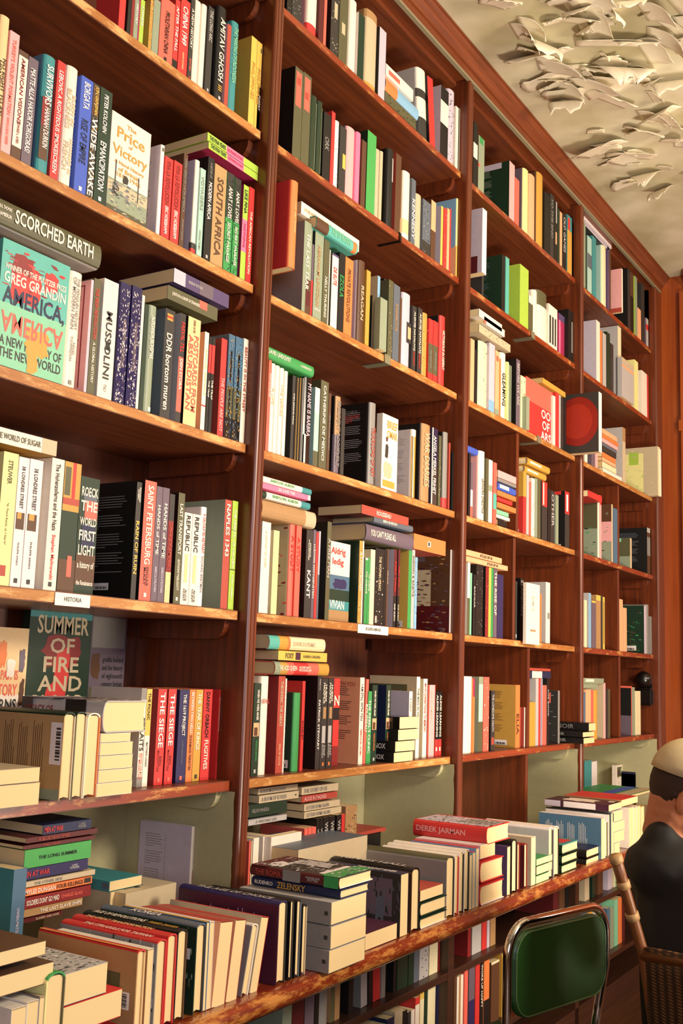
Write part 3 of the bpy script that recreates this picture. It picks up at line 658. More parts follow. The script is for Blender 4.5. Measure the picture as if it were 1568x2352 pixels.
row('D',1,K6,K6,.012,'third shelf up, left bay','''
S 70 106 0|darkgreen|||
S 112 188 12|sage|ALEKSANDR_BIOHEMAR|ivory|r tr=.1-.5 pt=.94-.98-.5-.8-ivory
S 258 346 48|darkgrey|DDR_bortom_muren|ivory|tr=.22-.92 k=slate pt=.04-.1-.2-.8-gold+.06-.08-.2-.8-red
S 398 444 84|darkgrey|FARVAL_TILL|red|tr=.08-.36 ts=.8 k=silver bd=.4-.9-coral a=DEN_STORA ac=ivory ar=.42-.7
S 466 580 125|apricot|POSTCARDS_FROM/ABSURDISTAN|coral|tr=.16-.86 ts=.85 a=DEREK_SAYER ac=brown ar=.02-.14 k=black
S 622 660 250|ivory|FURIO_JESI:_SPARTAKUS|apricot|k=peach bd=.74-.755-red tr=.14-.68
S 666 690 292|black|THE_TRAP|ivory|bd=.08-.38-red tr=.4-.7
S 693 721 300|black|THE_TRAP|ivory|bd=.08-.38-red tr=.4-.7
S 775 826 310|red|THE_PEOPLE_ARE_NOT|pink|k=rust tr=.4-.95
S 840 896 272|steel|||g k=slate bd=.5-.8-olive+.8-1-black pt=.16-.8-.4-.65-black spk=s:60:ochre+slate+lightblue
S 903 972 298|steel|||g bd=.5-.8-olive+.8-1-black pt=.16-.8-.4-.65-black spk=s:60:ochre+slate+lightblue
S 976 1022 312|ivory|BEAUTY_IS_IN_THE_STREET|rust|tr=.08-.7 ts=.5''')
row('D',1,K4,K4,.008,'third shelf up, left bay, on upright books','''
F 385 1038 1165 880|purple|KINGDOM_OF_STONE|silver|w=.17 pt=0-.2-0-1-lilac+.45-.7-0-1-mauve tr=.25-.5 n=thick_purple_and_lilac_book_lying_flat_on_top_of_an_olive_one
F 330 1190 1315 778|olive|JUDITH_IN_A_EUROPE_OF_STRANGERS|ivory|w=.17 tr=.08-.62 ts=.3 pt=.62-.78-.4-1-coral n=olive_book_lying_flat_beneath_the_purple_one
''')
row('D',1,K3,K3,-.012,'third shelf up, left bay','''
F -150 317 567 905|olive|SCORCHED_EARTH|ivory|r w=.17 k=silver tr=.24-.92 ts=.52 a=PAUL_THOMAS/CHAMBERLIN ar=.1-.21 as=1 n=thick_olive_black_book_with_large_white_letters_lying_flat_above_the_turquoise_cover''')
row('E',1,K7,K5,.012,'second shelf up, left bay','''
S -60 78 1335|paleyellow|STEUWER|olive|tr=.06-.24 ts=.3 a="A_Third_Reich,_as_I_See_It" ac=olive ar=.3-.78 as=.5 pt=.85-.93-.2-.7-rust
S 84 180 1378|white|38_LONDRES_STREET|darkgrey|tr=.07-.4 ts=.32 a=PHILIPPE_SANDS ac=darkgrey ar=.6-.9 as=.45 pt=.43-.56-.1-.9-brown+.43-.48-.2-.6-ochre lg=darkgrey
S 186 306 1400|white|38_LONDRES_STREET|darkgrey|tr=.07-.4 ts=.3 a=PHILIPPE_SANDS ac=darkgrey ar=.6-.9 as=.45 pt=.43-.56-.1-.8-brown+.43-.48-.2-.6-ochre lg=darkgrey
S 384 500 1390|ivory|The_Hohenzollerns_and_the_Nazis|darkgrey|tr=.04-.55 ts=.34 a=Stephan_Malinowski ac=red ar=.58-.92 as=1. lg=darkgrey
S 503 655 1425|darkgreen|||ys=.02 pt=0-.38-0-1-ochre+.04-.26-.05-.4-olive+.0-.3-.5-.7-red+.28-.33-0-1-rust+.75-1-0-1-brown+.72-.88-.5-.78-coral Fc=ivory
S 657 832 1560|darkgreen|ROECK/THE/WORLD/FIRST/LIGHT/a_history_of/the_Renaissance|ivory|ys=.03 H tr=.06-.94 pt=.2-.36-.3-.95-coral+.14-.2-.2-.9-slate+.66-.92-0-1-brown+.4-.6-.2-.9-navy
S 1170 1216 1600|darkgrey|RAIN_OF_RUIN|yellow|tr=.22-.9 ts=.7 a=RICHARD/OVERY ac=ivory ar=.04-.18 as=1 k=black bl=grey st=.86-.92-.36-.62
S 1243 1350 1590|coral|SAINT_PETERSBURG|ivory|tr=.04-.7 ts=.5 a=SINCLAIR/McKAY ac=darkgrey ar=.72-.88 as=.9 k=black lg=ivory
S 1353 1408 1640|mauve|HANDS_of_TIME|ivory|tr=.1-.66 ts=.5 a=REBECCA_STRUTHERS ac=lilac
S 1410 1470 1652|mauve|HANDS_of_TIME|ivory|tr=.1-.66 ts=.5 a=REBECCA_STRUTHERS ac=lilac''')
row('E',1,K8,K8,.012,'second shelf up, left bay','''
S 298 346 335|darkred|AGE_OF_EMPIRE|rust|bd=0-.25-darkgrey+.72-1-apricot tr=.3-.68
S 378 437 326|olive|LAST_TRANSPORT|ivory|tr=.1-.56 ts=.5 a=ANTHONY_McELLIGOTT ac=ivory ar=.6-.88 k=black lg=ivory
S 441 514 505|ivory|REPUBLIC|black|tr=.03-.42 ts=.5 a=ALICE/HUNT ac=darkgrey ar=.82-.97 as=1 pt=.45-.76-.3-.7-apricot
S 517 592 520|ivory|REPUBLIC|black|tr=.03-.42 ts=.5 a=ALICE/HUNT ac=darkgrey ar=.82-.97 as=1 pt=.45-.76-.3-.7-apricot
S 594 650 452|white|A_CALCULATED_RESTRAINT|rust|r tr=.07-.47 ts=.4 a=RICHARD_BREITMAN ac=grey ar=.5-.86 as=.9
S 804 866 388|rust|NAPLES_1343|ivory|tr=.04-.52 k=sage bl=darkgrey bw=.3-.6 st=.84-.97-.16-.5
S 872 922 398|lime|THE_HERETIC_OF_CACHEU|ivory|tr=.08-.62 ts=.4 a=TOBY_GREEN ar=.68-.9 pt=.27-.275-0-1-olive+.63-.64-0-1-olive''')
row('E',1,K5,K5,.0,'second shelf up, left bay','''
F -190 1050 1195 505|ivory|THE_WORLD_OF_SUGAR|olive|w=.16 k=ochre pt=.8-1-0-1-beige tr=.18-.78 ts=.4 n=cream_book_with_olive_lettering_lying_flat_on_upright_yellow_and_white_books''')
row('F',1,N4,N4,.045,'lowest wall shelf, left bay','''
S 148 204 190|grey|STRAITS|darkgrey|tr=.3-.64 ts=.8 a=BEYOND_THE_MYTH/OF_MAGELLAN ac=coral ar=.66-.92 as=.9 k=silver bd=.12-.9-ivory
S 207 264 200|ivory|THE_PICNIC|black|tr=.04-.32 ts=.5 bd=0-.48-yellow a=MATTHEW_LONGO ac=darkgrey ar=.55-.8 k=ivory
S 330 424 200|red|THE_SIEGE|white|tr=.03-.62 ts=.55 a=BEN/MACINTYRE ac=darkred ar=.64-.86 as=1 k=darkred lg=coral
S 440 527 200|red|THE_SIEGE|white|tr=.03-.62 ts=.55 a=BEN/MACINTYRE ac=darkred ar=.64-.86 as=1 k=darkred lg=coral
S 562 664 206|indigo|THE_1619_PROJECT|ivory|tr=.05-.5 ts=.42 a=A_NEW_ORIGIN_STORY ac=slate ar=.55-.8 as=.5 k=navy lg=coral
S 668 734 206|orange|BETWEEN_TWO_HELLS|ivory|tr=.03-.48 ts=.42 a=DIARMAID_FERRITER ac=brown ar=.5-.88 as=.9
S 737 814 206|gold|THE_YEAR_OF_KINGS|ivory|tr=.04-.66 ts=.5 lg=darkgrey
S 822 914 202|red|DANNY_ORBACH|black|tr=.03-.53 ts=.42 a=FUGITIVES ac=ivory ar=.56-.88 as=1.1
S 984 1034 204|red|HOW_TO_WIN_AN_INFORMATION_WAR|ivory|tr=.02-.54 ts=.4 a=PETER_POMERANTSEV ac=darkred ar=.56-.85 as=1 k=red st=.88-.99-.05-.3''')
row('F',1,N2,N2,.25,'back of lowest wall shelf, left bay','''
C -120 303 232|apricot|||T z=.115 ft=.66-.9-0-1-ivory+.86-1-0-1-coral+.12-.4-.3-.5-orange+.5-.8-.84-.98-brown+.8-1-.62-.84-navy+.2-.45-.8-.95-mauve+.3-.5-.5-.72-ivory Fr=//THE_PAST_IS/HISTORY/BURNS/A_TO_Z_of Frc=coral+coral+coral+coral+darkgrey+darkgrey Frz=.1-.98-.1-.8 n=peach_cover_with_red_letters_and_small_drawn_figures_facing_out
C 318 952 70|darkgreen|||T z=.115 ys=.278 k=darkgreen ft=.2-.5-.2-.85-darkred+.3-.8-.42-.68-red+.6-.98-.3-.6-red+0-.06-0-1-teal+.8-1-0-1-teal Fr=SUMMER/OF/FIRE/AND/BLOOD/LYNDAL_ROPER Frc=beige+beige+beige+beige+beige+black Frw=1.2+1+1+1+1+.6 Frz=.02-.97-.12-.95 n=green_cover_with_red_figure_and_tall_pale_letters_facing_out
C 955 1312 112|mauve|||T z=.115 ys=.302 ft=.02-.3-.03-.95-grey+.34-.6-.03-.3-brown+.66-.98-.03-.95-olive+.7-.9-.35-.9-gold Fr=/graffiti_behind/and_the_history/of_eighteenth/century_britain/ Frc=darkgrey Frz=.3-.75-.35-.95 n=mauve_cover_with_four_picture_panels_facing_out''')
row('F',1,N3,N3,-.022,'lowest wall shelf, left bay','''
L 1045 222 556 1500|silver|LEGACY_OF/VIOLENCE|darkred|h=.235 tr=.05-.4 r ft=.0-.3-.0-1-lilac+.34-.5-.0-1-darkgrey spk=f:90:darkgrey+white+black pt=0-.14-0-1-darkgrey+.55-.8-0-1-black Fr=/a_history Frc=rust n=very_thick_grey_book_with_red_lettering_and_photo_band_lying_on_four_cream_blocks
L 1030 560 655 1342|ivory|||h=.2
L 1022 658 788 1362|ivory|||h=.2
L 1015 792 936 1360|ivory|||h=.2
L 1005 940 1072 1358|ivory|||h=.2
L 985 1076 1222 1354|ivory|||h=.2''')
row('F',1,N3,N3,-.02,'front of lowest wall shelf, left bay','''
U 598 722 345|darkgreen|||r h=.23 k=kraft fc=beige qt=0-1-0-.12-sage bl=brown st=.86-.995-.4-.88 bw=.3-.9 n=hardback_with_brown_back_cover_barcode_and_dark_green_spine_edge
U 726 842 340|darkgreen|||r h=.23 k=olive fc=beige n=hardback_with_dark_green_spine_edge_right_of_brown_back_cover
U 846 984 352|ivory|||r h=.22 fc=orange
''')
row('F',1,N3,N3,-.03,'bottom left of lowest wall shelf, left bay','''
L -230 950 1112 404|beige|||h=.22
L -230 1116 1292 402|beige|||h=.22''')
# niche and counter, left bay
row('N',1,N7,N7,.04,'niche stack above counter, left bay','''
F 438 250 352 938|navy|MEN_AT_WAR|red|w=.15 tr=.03-.4 a=LUKE/TURNER ac=grey ar=.7-.88 as=1
F 270 382 440 1000|maroon|A_BLUE_NEW_TIMES|rust|w=.15
F 240 462 505 978|maroon|SMALL_HOURS|rust|w=.15
F 244 508 702 930|brightgreen|THE_LONG_SUMMER|darkgreen|w=.16 tr=.2-.78 ts=.2
F 196 712 832 900|indigo|MEN_AT_WAR|red|w=.15 tr=.03-.42 ts=.5 a=LUKE/TURNER ac=silver ar=.7-.88 as=.9
F 190 848 908 976|beige|THE_OTHER_SIDE|grey|w=.15
F 220 912 992 944|orange|MYLES_DUNGAN|ivory|w=.15 tr=.04-.46 ts=.62 a=FOUR_KILLINGS ac=brown ar=.48-.86 as=1 pt=.88-.98-.2-.9-darkgrey
F 250 1000 1118 930|darkred|SOLDIERS_DONT_GO_MAD|ivory|w=.14 tr=.02-.5 ts=.62 a=CHARLES_GLASS ac=coral ar=.53-.86 as=.5
F 205 1130 1212 845|tan|THE_LAST_SLAVE_SHIPS|ivory|w=.15 tr=.3-.98 ts=.5
F 240 1216 1262 640|maroon|SLAVERY_AND_HOPE|beige|w=.15 tr=.3-.9''')
row('N',1,N7,N7,.0,'niche above counter, left bay','''
S 40 182 600|steel|OWEN_MATTHEWS|lilac|tr=.3-.56 ts=.22 a=THE_DANCE ac=ivory ar=.62-.95 as=.5 k=teal ys=.02 h=.235
''')
row('N',1,N8,N8,.1,'niche above counter, left bay','''
S 992 1040 372|ivory|SQUARNO_NOUVELLE|rust|tr=.2-.9 ts=.4 r k=lilac n=pale_book_showing_two_column_text_on_its_back_cover_in_niche''')
BOOKS[-1]['o'].update(bl='grey', bw='.12-.46'); BOOKS[-1]['o']['qt'] = '.1-.9-.5-.505-grey'
row('N',1,N8,N8,.06,'niche above counter, left bay','''
L 195 880 975 490|teal|||h=.2 fc=teal k=teal pt=.9-.99-.2-.8-slate n=teal_paperback_lying_flat_beside_the_niche_stack
L 205 977 1060 325|beige|||h=.19 gnd''')
row('N',1,N8,N8,.03,'niche above counter, left bay','''
F 345 990 1050 800|beige|||gnd w=.17 Fr=FOCUS//a_view_on/seven Frc=darkgrey Frz=.05-.6-.1-.9 n=beige_book_lying_flat_before_pale_back_cover''')
row('N',1,P1,P1,-.30,'left end of counter','''
L -420 770 950 510|brown|||h=.24 fc=brown k=brown ft=.05-.1-.05-.9-grey
L -400 1045 1300 592|brown|||h=.24 fc=brown k=brown''')
row('N',1,P1,P1,-.305,'left end of counter','''
U 60 235 1130|ivory|||w=.115 h=.22
U 238 372 1110|ivory|||w=.118 h=.22
U 376 440 1090|beige|||w=.12 k=grey h=.22 pt=0-1-0-.2-maroon
U 445 668 918|green|||r fc=olive k=paleyellow w=.15 h=.22 n=hardback_with_green_cover_edge_and_cream_pages_facing_out''')
row('N',1,P1,P1,-.285,'counter, left bay','''
L 690 925 1290 1195|silver|||h=.22 spk=f:80:darkgrey+grey+white n=book_with_grey_stone_photo_cover_lying_flat_between_upright_hardbacks
L 672 1300 1640 1360|red|||h=.21 fc=red''')
row('N',1,P2,P2,-.288,'counter front row, left bay','''
U 104 190 792|red|||r k=tan fc=apricot h=.24 qt=0-1-0-.12-red+.15-.85-.2-.7-olive pt=0-1-.1-.3-yellow st=.75-.95-.3-.5 n=red_edged_hardback_with_tan_picture_cover
U 208 272 788|ivory|||h=.22 k=tan
U 300 405 690|red|THE_STRUGGLE_FOR_TAIWAN|ivory|r k=grey fc=red h=.235 spk=b:50:darkgrey+silver tr=.2-.9 ts=.5
U 408 508 636|red|THE_GREAT_TRANSFORMATION|apricot|r h=.235 tr=.1-.8 ts=.5
U 511 614 590|black|AGE_OF_REVOLUTIONS|ivory|r fc=brown h=.235 tr=.08-.62 ts=.6 a=FAREED_ZAKARIA ac=gold ar=.66-.95
U 702 800 532|slate|KOREA|white|r k=darkgreen fc=darkgrey h=.24 spk=b:60:darkgrey+sage+olive tr=.3-.6 ts=.7 st=.7-.95-.6-.72
U 803 834 515|steel|||h=.21 bd=0-1-ochre
U 838 884 516|white|||h=.21
U 892 1026 500|rust|SPIES_AND_THE_WAR|coral|h=.2 k=peach ln=6 tr=.3-.9 ts=.3
U 1034 1146 480|rust|PEOPLE_OF_THE_RIVER|coral|h=.2 k=peach ln=8 tr=.3-.9 ts=.3
U 1186 1258 520|ivory|||r h=.21 k=grey ln=12
U 1274 1352 450|red|||h=.235 k=beige ln=12 n=red_spined_paperback_leaning_right_with_its_pages_fanning''')
row('N',1,P4,P4,-.298,'counter front row, left of second bay','''
U 334 430 645|indigo|THE_AGE_OF_CHOICE|silver|r k=plum fc=darkgrey h=.26 bl=lilac b-.5 tr=.15-.9 st=.1-.22-.02-.14 ts=.6
U 462 504 640|black|||r h=.225 fc=darkgrey
U 530 582 634|black|||r h=.225 fc=slate
U 596 646 684|black|||r h=.225 fc=beige''')
row('N',2,P4,P4,-.335,'counter stack with navy book, second bay','''
L 1000 398 522 1362|maroon|THE_ROMA|rust|r h=.232 fc=darkgrey k=ivory pt=.38-.58-.0-1-grey+.84-1-0-1-green tr=.06-.36 ts=.5 a=MADELINE/POTTER ac=silver ar=.62-.82 as=.9 ft=0-.2-0-1-maroon+.1-.3-.1-.55-white+.8-1-0-1-green+.74-.8-.1-.9-white+.2-.7-.5-.95-silver spk=f:80:darkgrey+silver+grey+white
L 1015 528 632 1332|navy|ZELENSKY|gold|r h=.232 tr=.3-.62 ts=.7 a=RUDENKO ac=ivory ar=.04-.25 as=.6
L 918 660 905 1292|grey|||h=.24 lg=darkgrey fc=silver
L 912 918 1162 1290|grey|||h=.24 lg=darkgrey fc=silver
L 893 1172 1422 1278|grey|||h=.24 lg=darkgrey fc=silver''')
row('N',2,P5,P5,-.30,'counter front row, second bay','''
L 182 1450 1600 545|plum|||h=.2 fc=plum n=thin_dark_plum_book_lying_flat_right_of_the_grey_stack
U 574 662 768|navy|THE_NIGHT_RIVER|white|k=darkgrey h=.225 qt=.2-.42-.1-.5-navy+.0-.2-0-1-steel+.42-.6-.6-.85-darkred+.55-.9-.3-.9-mauve+.7-.8-.2-.6-slate st=.08-.3-.36-.62 tr=.4-.9 spk=b:60:darkgreen+mauve+slate
U 697 790 702|black|KINGS_HALL|silver|r h=.235 fc=black k=brown tr=.1-.9
L 803 960 1085 1062|darkred|||h=.2 fc=rust k=beige ft=.3-.34-0-1-ivory+.6-.64-0-1-ivory
L 800 1108 1262 1105|darkgreen|||r h=.2
L 797 1280 1432 1105|darkgreen|||r h=.2 k=ivory
U 1092 1182 572|olive|||r k=grey h=.25 fc=black n=large_grey_hardback_showing_its_plain_left_cover
U 1186 1234 556|ivory|||r h=.22 fc=red
U 1238 1290 522|ivory|||r h=.22 fc=black
U 1296 1350 495|ivory|||r h=.22 fc=black
U 1354 1384 558|sage|||h=.22
U 1388 1422 530|lightblue|||h=.2 bd=0-1-red
U 1426 1462 482|lightblue|||h=.2 bd=0-1-red''')
row('N',2,P6,P6,-.302,'counter, before third bay','''
L 297 540 722 535|red|DEREK_JARMAN|pink|r h=.23 tr=.05-.72 ts=.42 fc=red k=red ft=.02-.98-.08-.9-lilac+.5-.98-.2-.9-grey spk=f:70:darkgrey+white+grey n=bright_red_hardback_with_large_pale_letters_lying_on_top_of_others
L 232 728 870 388|pink|||h=.2 fc=white
L 230 905 1122 474|red|||r h=.2
L 228 1150 1325 476|red|||r h=.2 k=white
U 508 540 738|purple|||k=purple h=.2 fc=apricot
U 556 608 664|black|||r h=.21 fc=black
U 612 640 704|darkred|||r h=.2
U 684 716 706|darkred|||r h=.2 k=maroon
U 756 802 640|ivory|||k=beige h=.24 n=large_cream_paperback_with_plain_cover_before_third_bay
L 812 868 938 980|green|||h=.18 fc=green
L 812 944 1034 975|olive|||h=.17
L 808 1044 1140 942|green|||h=.18
U 938 980 540|white|||r k=silver fc=black h=.24 qt=.1-.4-.5-.55-sage
U 990 1044 528|ivory|||r k=silver fc=black h=.24
L 1074 722 822 1246|darkgreen|||r h=.19 fc=teal ft=.6-.95-.2-.9-red
L 1072 836 922 1240|darkgreen|||r h=.19
L 1070 934 1026 1236|darkgreen|||r h=.19
L 1325 772 862 1480|black|||r h=.19 fc=navy ft=.05-.2-.2-.5-silver
L 1323 868 966 1480|black|||r h=.19 k=ivory''')
row('N',3,P7,P7,-.31,'counter, third bay','''
U 470 518 1050|white|||k=steel h=.23 bl=white b-.9 st=.06-.24-.08-.36
U 524 556 1080|white|||r fc=olive h=.23
U 566 592 985|darkgrey|||r k=white h=.235 fc=slate
U 604 640 980|slate|||h=.23
L 570 872 962 742|plum|||h=.24 fc=plum k=lilac ft=.2-.75-.15-.85-ivory+.85-.95-.6-.9-ivory pt=.0-.25-.05-.95-lilac+.3-.8-.05-.95-white n=thick_book_with_white_label_on_plum_cover_topping_a_stack
L 625 966 1106 758|ivory|||h=.2
L 636 1112 1238 785|ivory|||h=.2
L 640 1244 1386 778|ivory|||h=.2
L 648 1392 1520 720|ivory|||h=.2
L 740 806 900 962|tan|||h=.22 fc=red ft=.0-1-.3-1-red
U 846 905 905|ivory|||h=.2
U 908 945 905|white|||h=.2
U 950 998 890|ivory|||h=.2
U 1002 1050 890|gold|||h=.2''')
row('N',3,P7,P7,-.12,'back of counter, far bay','''
L 740 770 805 1190|darkgrey|||h=.26 fc=green ft=.5-.7-0-1-blue+.75-.98-0-1-beige n=green_blue_and_beige_striped_cover_lying_flat_near_seated_person''')
row('N',4,P7,P7,.17,'niche of far bay','''
S 240 340 360|darkgreen|||bd=0-1-teal k=darkgreen h=.24
S 345 415 400|white|||h=.23
C 672 1042 308|ivory|||T ft=.05-.3-.15-.9-olive+.1-.25-.3-.5-maroon+.08-.2-.7-.9-sage+.6-.85-.4-.9-olive+.7-.95-.5-.8-beige spk=f:24:olive+sage+brown+green n=ivory_cover_with_painted_leaves_and_mushrooms_facing_out
S 1080 1100 520|red|||ys=.1 h=.15
S 1102 1210 520|navy|||ys=.1 h=.16''')
# niche, second bay
row('N',2,P3,P3,.05,'niche above counter, second bay','''
F 165 165 240 645|beige|A_ROOM_OF_ECHOES|grey|w=.14
F 178 252 345 655|beige|A_ROOM_OF_ECHOES|grey|w=.14 pt=.9-.94-.4-.6-darkgrey
F 66 362 518 515|darkgreen|NELSON_MANDELA|grey|w=.16 tr=.05-.5 ts=.3
F 52 545 614 512|silver|A_WRITING_LIFE|grey|w=.15 tr=.1-.8''')
row('N',2,P3,P3,.04,'niche above counter, second bay, left group','''
S 20 40 620|coral|||h=.2
S 46 62 620|beige|||h=.2
S 70 138 620|ivory|THE_MAN_IN_HIS|darkgrey|h=.205 tr=.3-.9
S 186 216 625|ivory|||h=.205
S 220 282 620|ivory|THE_MAN_IN_HIS|darkgrey|h=.205 tr=.3-.9
C 285 655 610|ivory|||ys=.02 h=.205 Fr=//ONE_MAN_IN Frc=darkgrey Frz=.2-.98-.2-.95 ft=.3-.75-.82-.86-coral n=cream_cover_with_slanting_red_stroke_facing_out_in_niche
S 692 734 545|coral|||h=.2 ys=.06 bd=.15-.85-rust
S 738 782 545|coral|||h=.2 ys=.06 bd=.15-.85-rust
S 786 834 545|coral|||h=.2 ys=.06 bd=.15-.85-rust
S 838 876 470|black|WE_THE_KEEPERS|silver|h=.22 ys=.06
S 880 918 470|black|WE_THE_KEEPERS|silver|h=.22 ys=.06
S 922 990 470|black|WE_THE_KEEPERS|silver|h=.22 ys=.06
S 994 1062 462|black|WE_THE_KEEPERS|silver|h=.22 ys=.06 pt=.6-.9-.3-.9-red
S 1082 1140 452|black|WE_THE_KEEPERS|silver|h=.22 ys=.06 pt=.6-.9-.3-.9-red
S 1143 1182 440|red|||h=.22 ys=.06
S 1190 1330 410|tan|||h=.23 ys=.1 spk=s:40:darkgrey+ivory+brown''')
row('N',2,P3,P3,.045,'niche above counter, on upright books','''
F 690 150 245 1130|beige|THE_STORY_OF_US|grey|w=.14
F 692 256 335 1118|rust|ALICE_IN_MADRID|pink|w=.14
F 720 358 440 1150|beige|LETTERS_HOME_AGAIN|grey|w=.14
F 722 448 530 1168|beige|LETTERS_HOME_AGAIN|grey|w=.14''')
row('N',2,P3,P3,-.06,'counter below niche, second bay','''
F 650 900 985 1480|beige|||gnd w=.2 fc=slate n=thick_cream_book_with_slate_cover_lying_flat_in_front_of_black_spines
F 1215 770 850 1640|black|||gnd ys=.11 w=.16 fc=rust n=black_book_under_a_red_one_lying_flat_in_niche
F 1285 712 765 1700|rust|||ys=.11 w=.14''')
# ---- second bay
row('A',2,M1,M1,.012,'sixth shelf up, second bay','''
S 182 215 0|black|||h=.21 spk=s:20:grey
S 218 282 0|darkgrey|||h=.21 spk=s:20:silver
S 332 404 0|ivory|||h=.24 r k=pink bd=.86-1-red
S 408 440 0|maroon|||h=.235
S 443 462 0|coral|||h=.235
S 492 548 0|darkgrey|||h=.24 k=black spk=s:16:beige pt=.3-.5-.4-.8-beige
S 552 612 0|olive|||h=.235 pt=.45-.6-.3-.7-beige
S 628 682 8|ivory|||r
S 686 732 108|darkgreen|||k=white
S 746 832 95|beige|||r k=tan bd=0-.1-tan+.92-1-ochre
S 838 886 215|lilac|||k=black
S 1140 1205 532|ivory|||r k=silver bd=.3-.42-darkgrey+.7-1-darkgrey ln=-6
S 1212 1252 590|red|||ln=-7 k=black
S 1284 1340 640|black|||k=lilac bd=.2-.52-ivory
S 1343 1390 655|lilac|||r spk=s:20:slate
S 1393 1418 775|ivory|||
S 1421 1450 800|olive|||pt=0-1-.6-.8-ivory''')
row('A',2,M1,M1,.01,'sixth shelf up, second bay, slumped pile','''
F 896 455 540 1092|ivory|||w=.14 pt=.1-.5-.3-.7-coral
F 896 545 645 1132|lightblue|||r w=.14 bd=0-.35-orange
F 888 650 725 1112|olive|||w=.13 spk=s:20:black''')
row('B',2,M2,M2,.012,'fifth shelf up, second bay','''
S 312 398 130|olive|||k=black pt=.04-.42-.15-.8-coral+.1-.18-.25-.7-rust
S 400 482 190|olive|||pt=.04-.4-.15-.85-coral+.2-.28-.25-.7-rust
S 492 556 412|darkgreen|||g r pt=.08-.96-.72-.78-sage
S 559 612 468|darkgreen|||g r pt=.08-.96-.72-.78-sage
S 620 695 590|black|ORK|grey|tr=.35-.55
S 700 736 572|red|||
S 739 786 668|white|||r spk=s:14:grey
S 790 855 728|darkgrey|||pt=.42-.66-.55-.95-yellow k=black pt=.4-.62-.5-.95-yellow
S 866 956 740|pink|||r k=mauve
S 960 1012 786|hotpink|||r
S 1016 1062 870|brown|||
S 1070 1160 790|brightgreen|||k=darkgreen
S 1164 1204 960|beige|||r
S 1207 1240 980|beige|||r''')
row('B',2,M3,M3,.012,'fifth shelf up, right half, second bay','''
S 430 500 72|black|||r k=black pt=.1-.4-.6-.75-silver
S 514 574 128|brown|||k=rust n=plain_orange_brown_board_like_book_right_of_black_one
S 610 692 325|ivory|||r k=tan bd=.7-.9-apricot
S 697 742 405|slate|KENNEDY|white|tr=.3-.9 ts=.7
S 748 820 578|beige|||r
S 826 916 652|slate|||bd=.75-1-darkgrey spk=s:24:silver+darkgrey
S 920 972 650|brown|||bd=0-.5-peach
S 1030 1054 706|yellow|||k=lilac
S 1060 1096 735|red|||spk=s:8:pink
S 1100 1128 735|peach|||
S 1131 1144 735|red|||
S 1242 1310 675|paleyellow|||r k=lightblue qt=.62-1-0-1-peach bd=.6-1-yellow''')
row('C',2,M4,M4,.012,'fourth shelf up, second bay','''
S 330 420 135|orange|CAT_GET_WORK|apricot|k=red ys=-.05 z=.065 h=.235 r tr=.14-.7 ts=.2 n=tall_orange_red_book_sticking_out_over_the_edge_at_left_end
S 478 576 428|sage|THE_LAST_TSAR|ivory|tr=.12-.74 ts=.42 k=grey pt=.62-1-.4-1-brown+.74-.9-.5-.95-maroon
S 580 604 690|mauve|||bd=.5-1-red
S 610 714 560|sage|ABRAHAM_LINCOLN|tan|tr=.14-.84 ts=.36 k=darkgrey pt=.87-.89-.15-.85-silver
S 720 786 640|olive|NELLY_THURING|ivory|tr=.44-.92 ts=.42
S 789 800 755|ivory|||
S 822 900 810|ivory|DE_ELITE|red|bd=0-.03-purple tr=.18-.42 ts=.5 k=olive
S 908 976 800|black|EZOLA|green|tr=.28-.56 ts=.7
S 980 1076 862|orange|PRIVATE_REVOLUTIONS|brown|tr=.14-.82 ts=.42 k=ochre
S 1150 1232 892|brown|REAGAN|beige|k=lilac tr=.16-.86 ts=.42 r
S 1238 1286 1005|gold|||
S 1372 1402 1070|lightblue|||k=beige qt=.25-1-0-.9-darkgreen''')
row('C',2,M4,M4,.006,'fourth shelf up, second bay, on upright books','''
F 475 165 315 1170|ivory|WAR_AND_PUNISHMENT|beige|w=.15 ys=.02 tr=.05-.5 ts=.3
F 668 330 478 1160|turquoise|AGE_OF_REASON|mint|r w=.15 ys=-.005 bd=0-.28-brown+.88-.97-orange tr=.35-.8''')
row('C',2,M5,M5,.012,'fourth shelf up, right half, second bay','''
S 505 562 225|darkgrey|FDR|ivory|tr=.1-.34 ts=.6 k=black ys=.03
S 472 556 540|sage|||ys=-.012 w=.02 h=.16 n=low_plain_grey_green_book_in_front_of_the_charcoal_one
S 566 622 235|olive|||spk=s:10:beige
S 626 702 290|slate|WASHINGTON|tan|tr=.24-.6 ts=.5
S 704 728 440|brown|||
S 742 846 395|lilac|||r k=mauve pt=.38-.66-.45-.98-darkgrey+.44-.6-.6-.95-peach
S 858 905 545|darkgrey|ALEKSEJ_NAVALNYJ|ivory|tr=.08-.68 ts=.5 a=PATRIOT ac=red
S 922 976 568|darkgrey|ALEKSEJ_NAVALNYJ|ivory|tr=.08-.68 ts=.5 a=PATRIOT ac=red
S 986 1050 630|ochre|||r spk=s:12:gold+tan
S 1056 1108 700|red|THE_NEW_AGE|grey|bd=.4-.88-olive tr=.5-.8
S 1112 1166 726|red|THE_NEW_AGE|grey|bd=.4-.88-olive tr=.5-.8
S 1196 1266 665|red|VICTORIOUS_IN_DEFEAT|ivory|r k=black tr=.2-.76 ts=.4''')
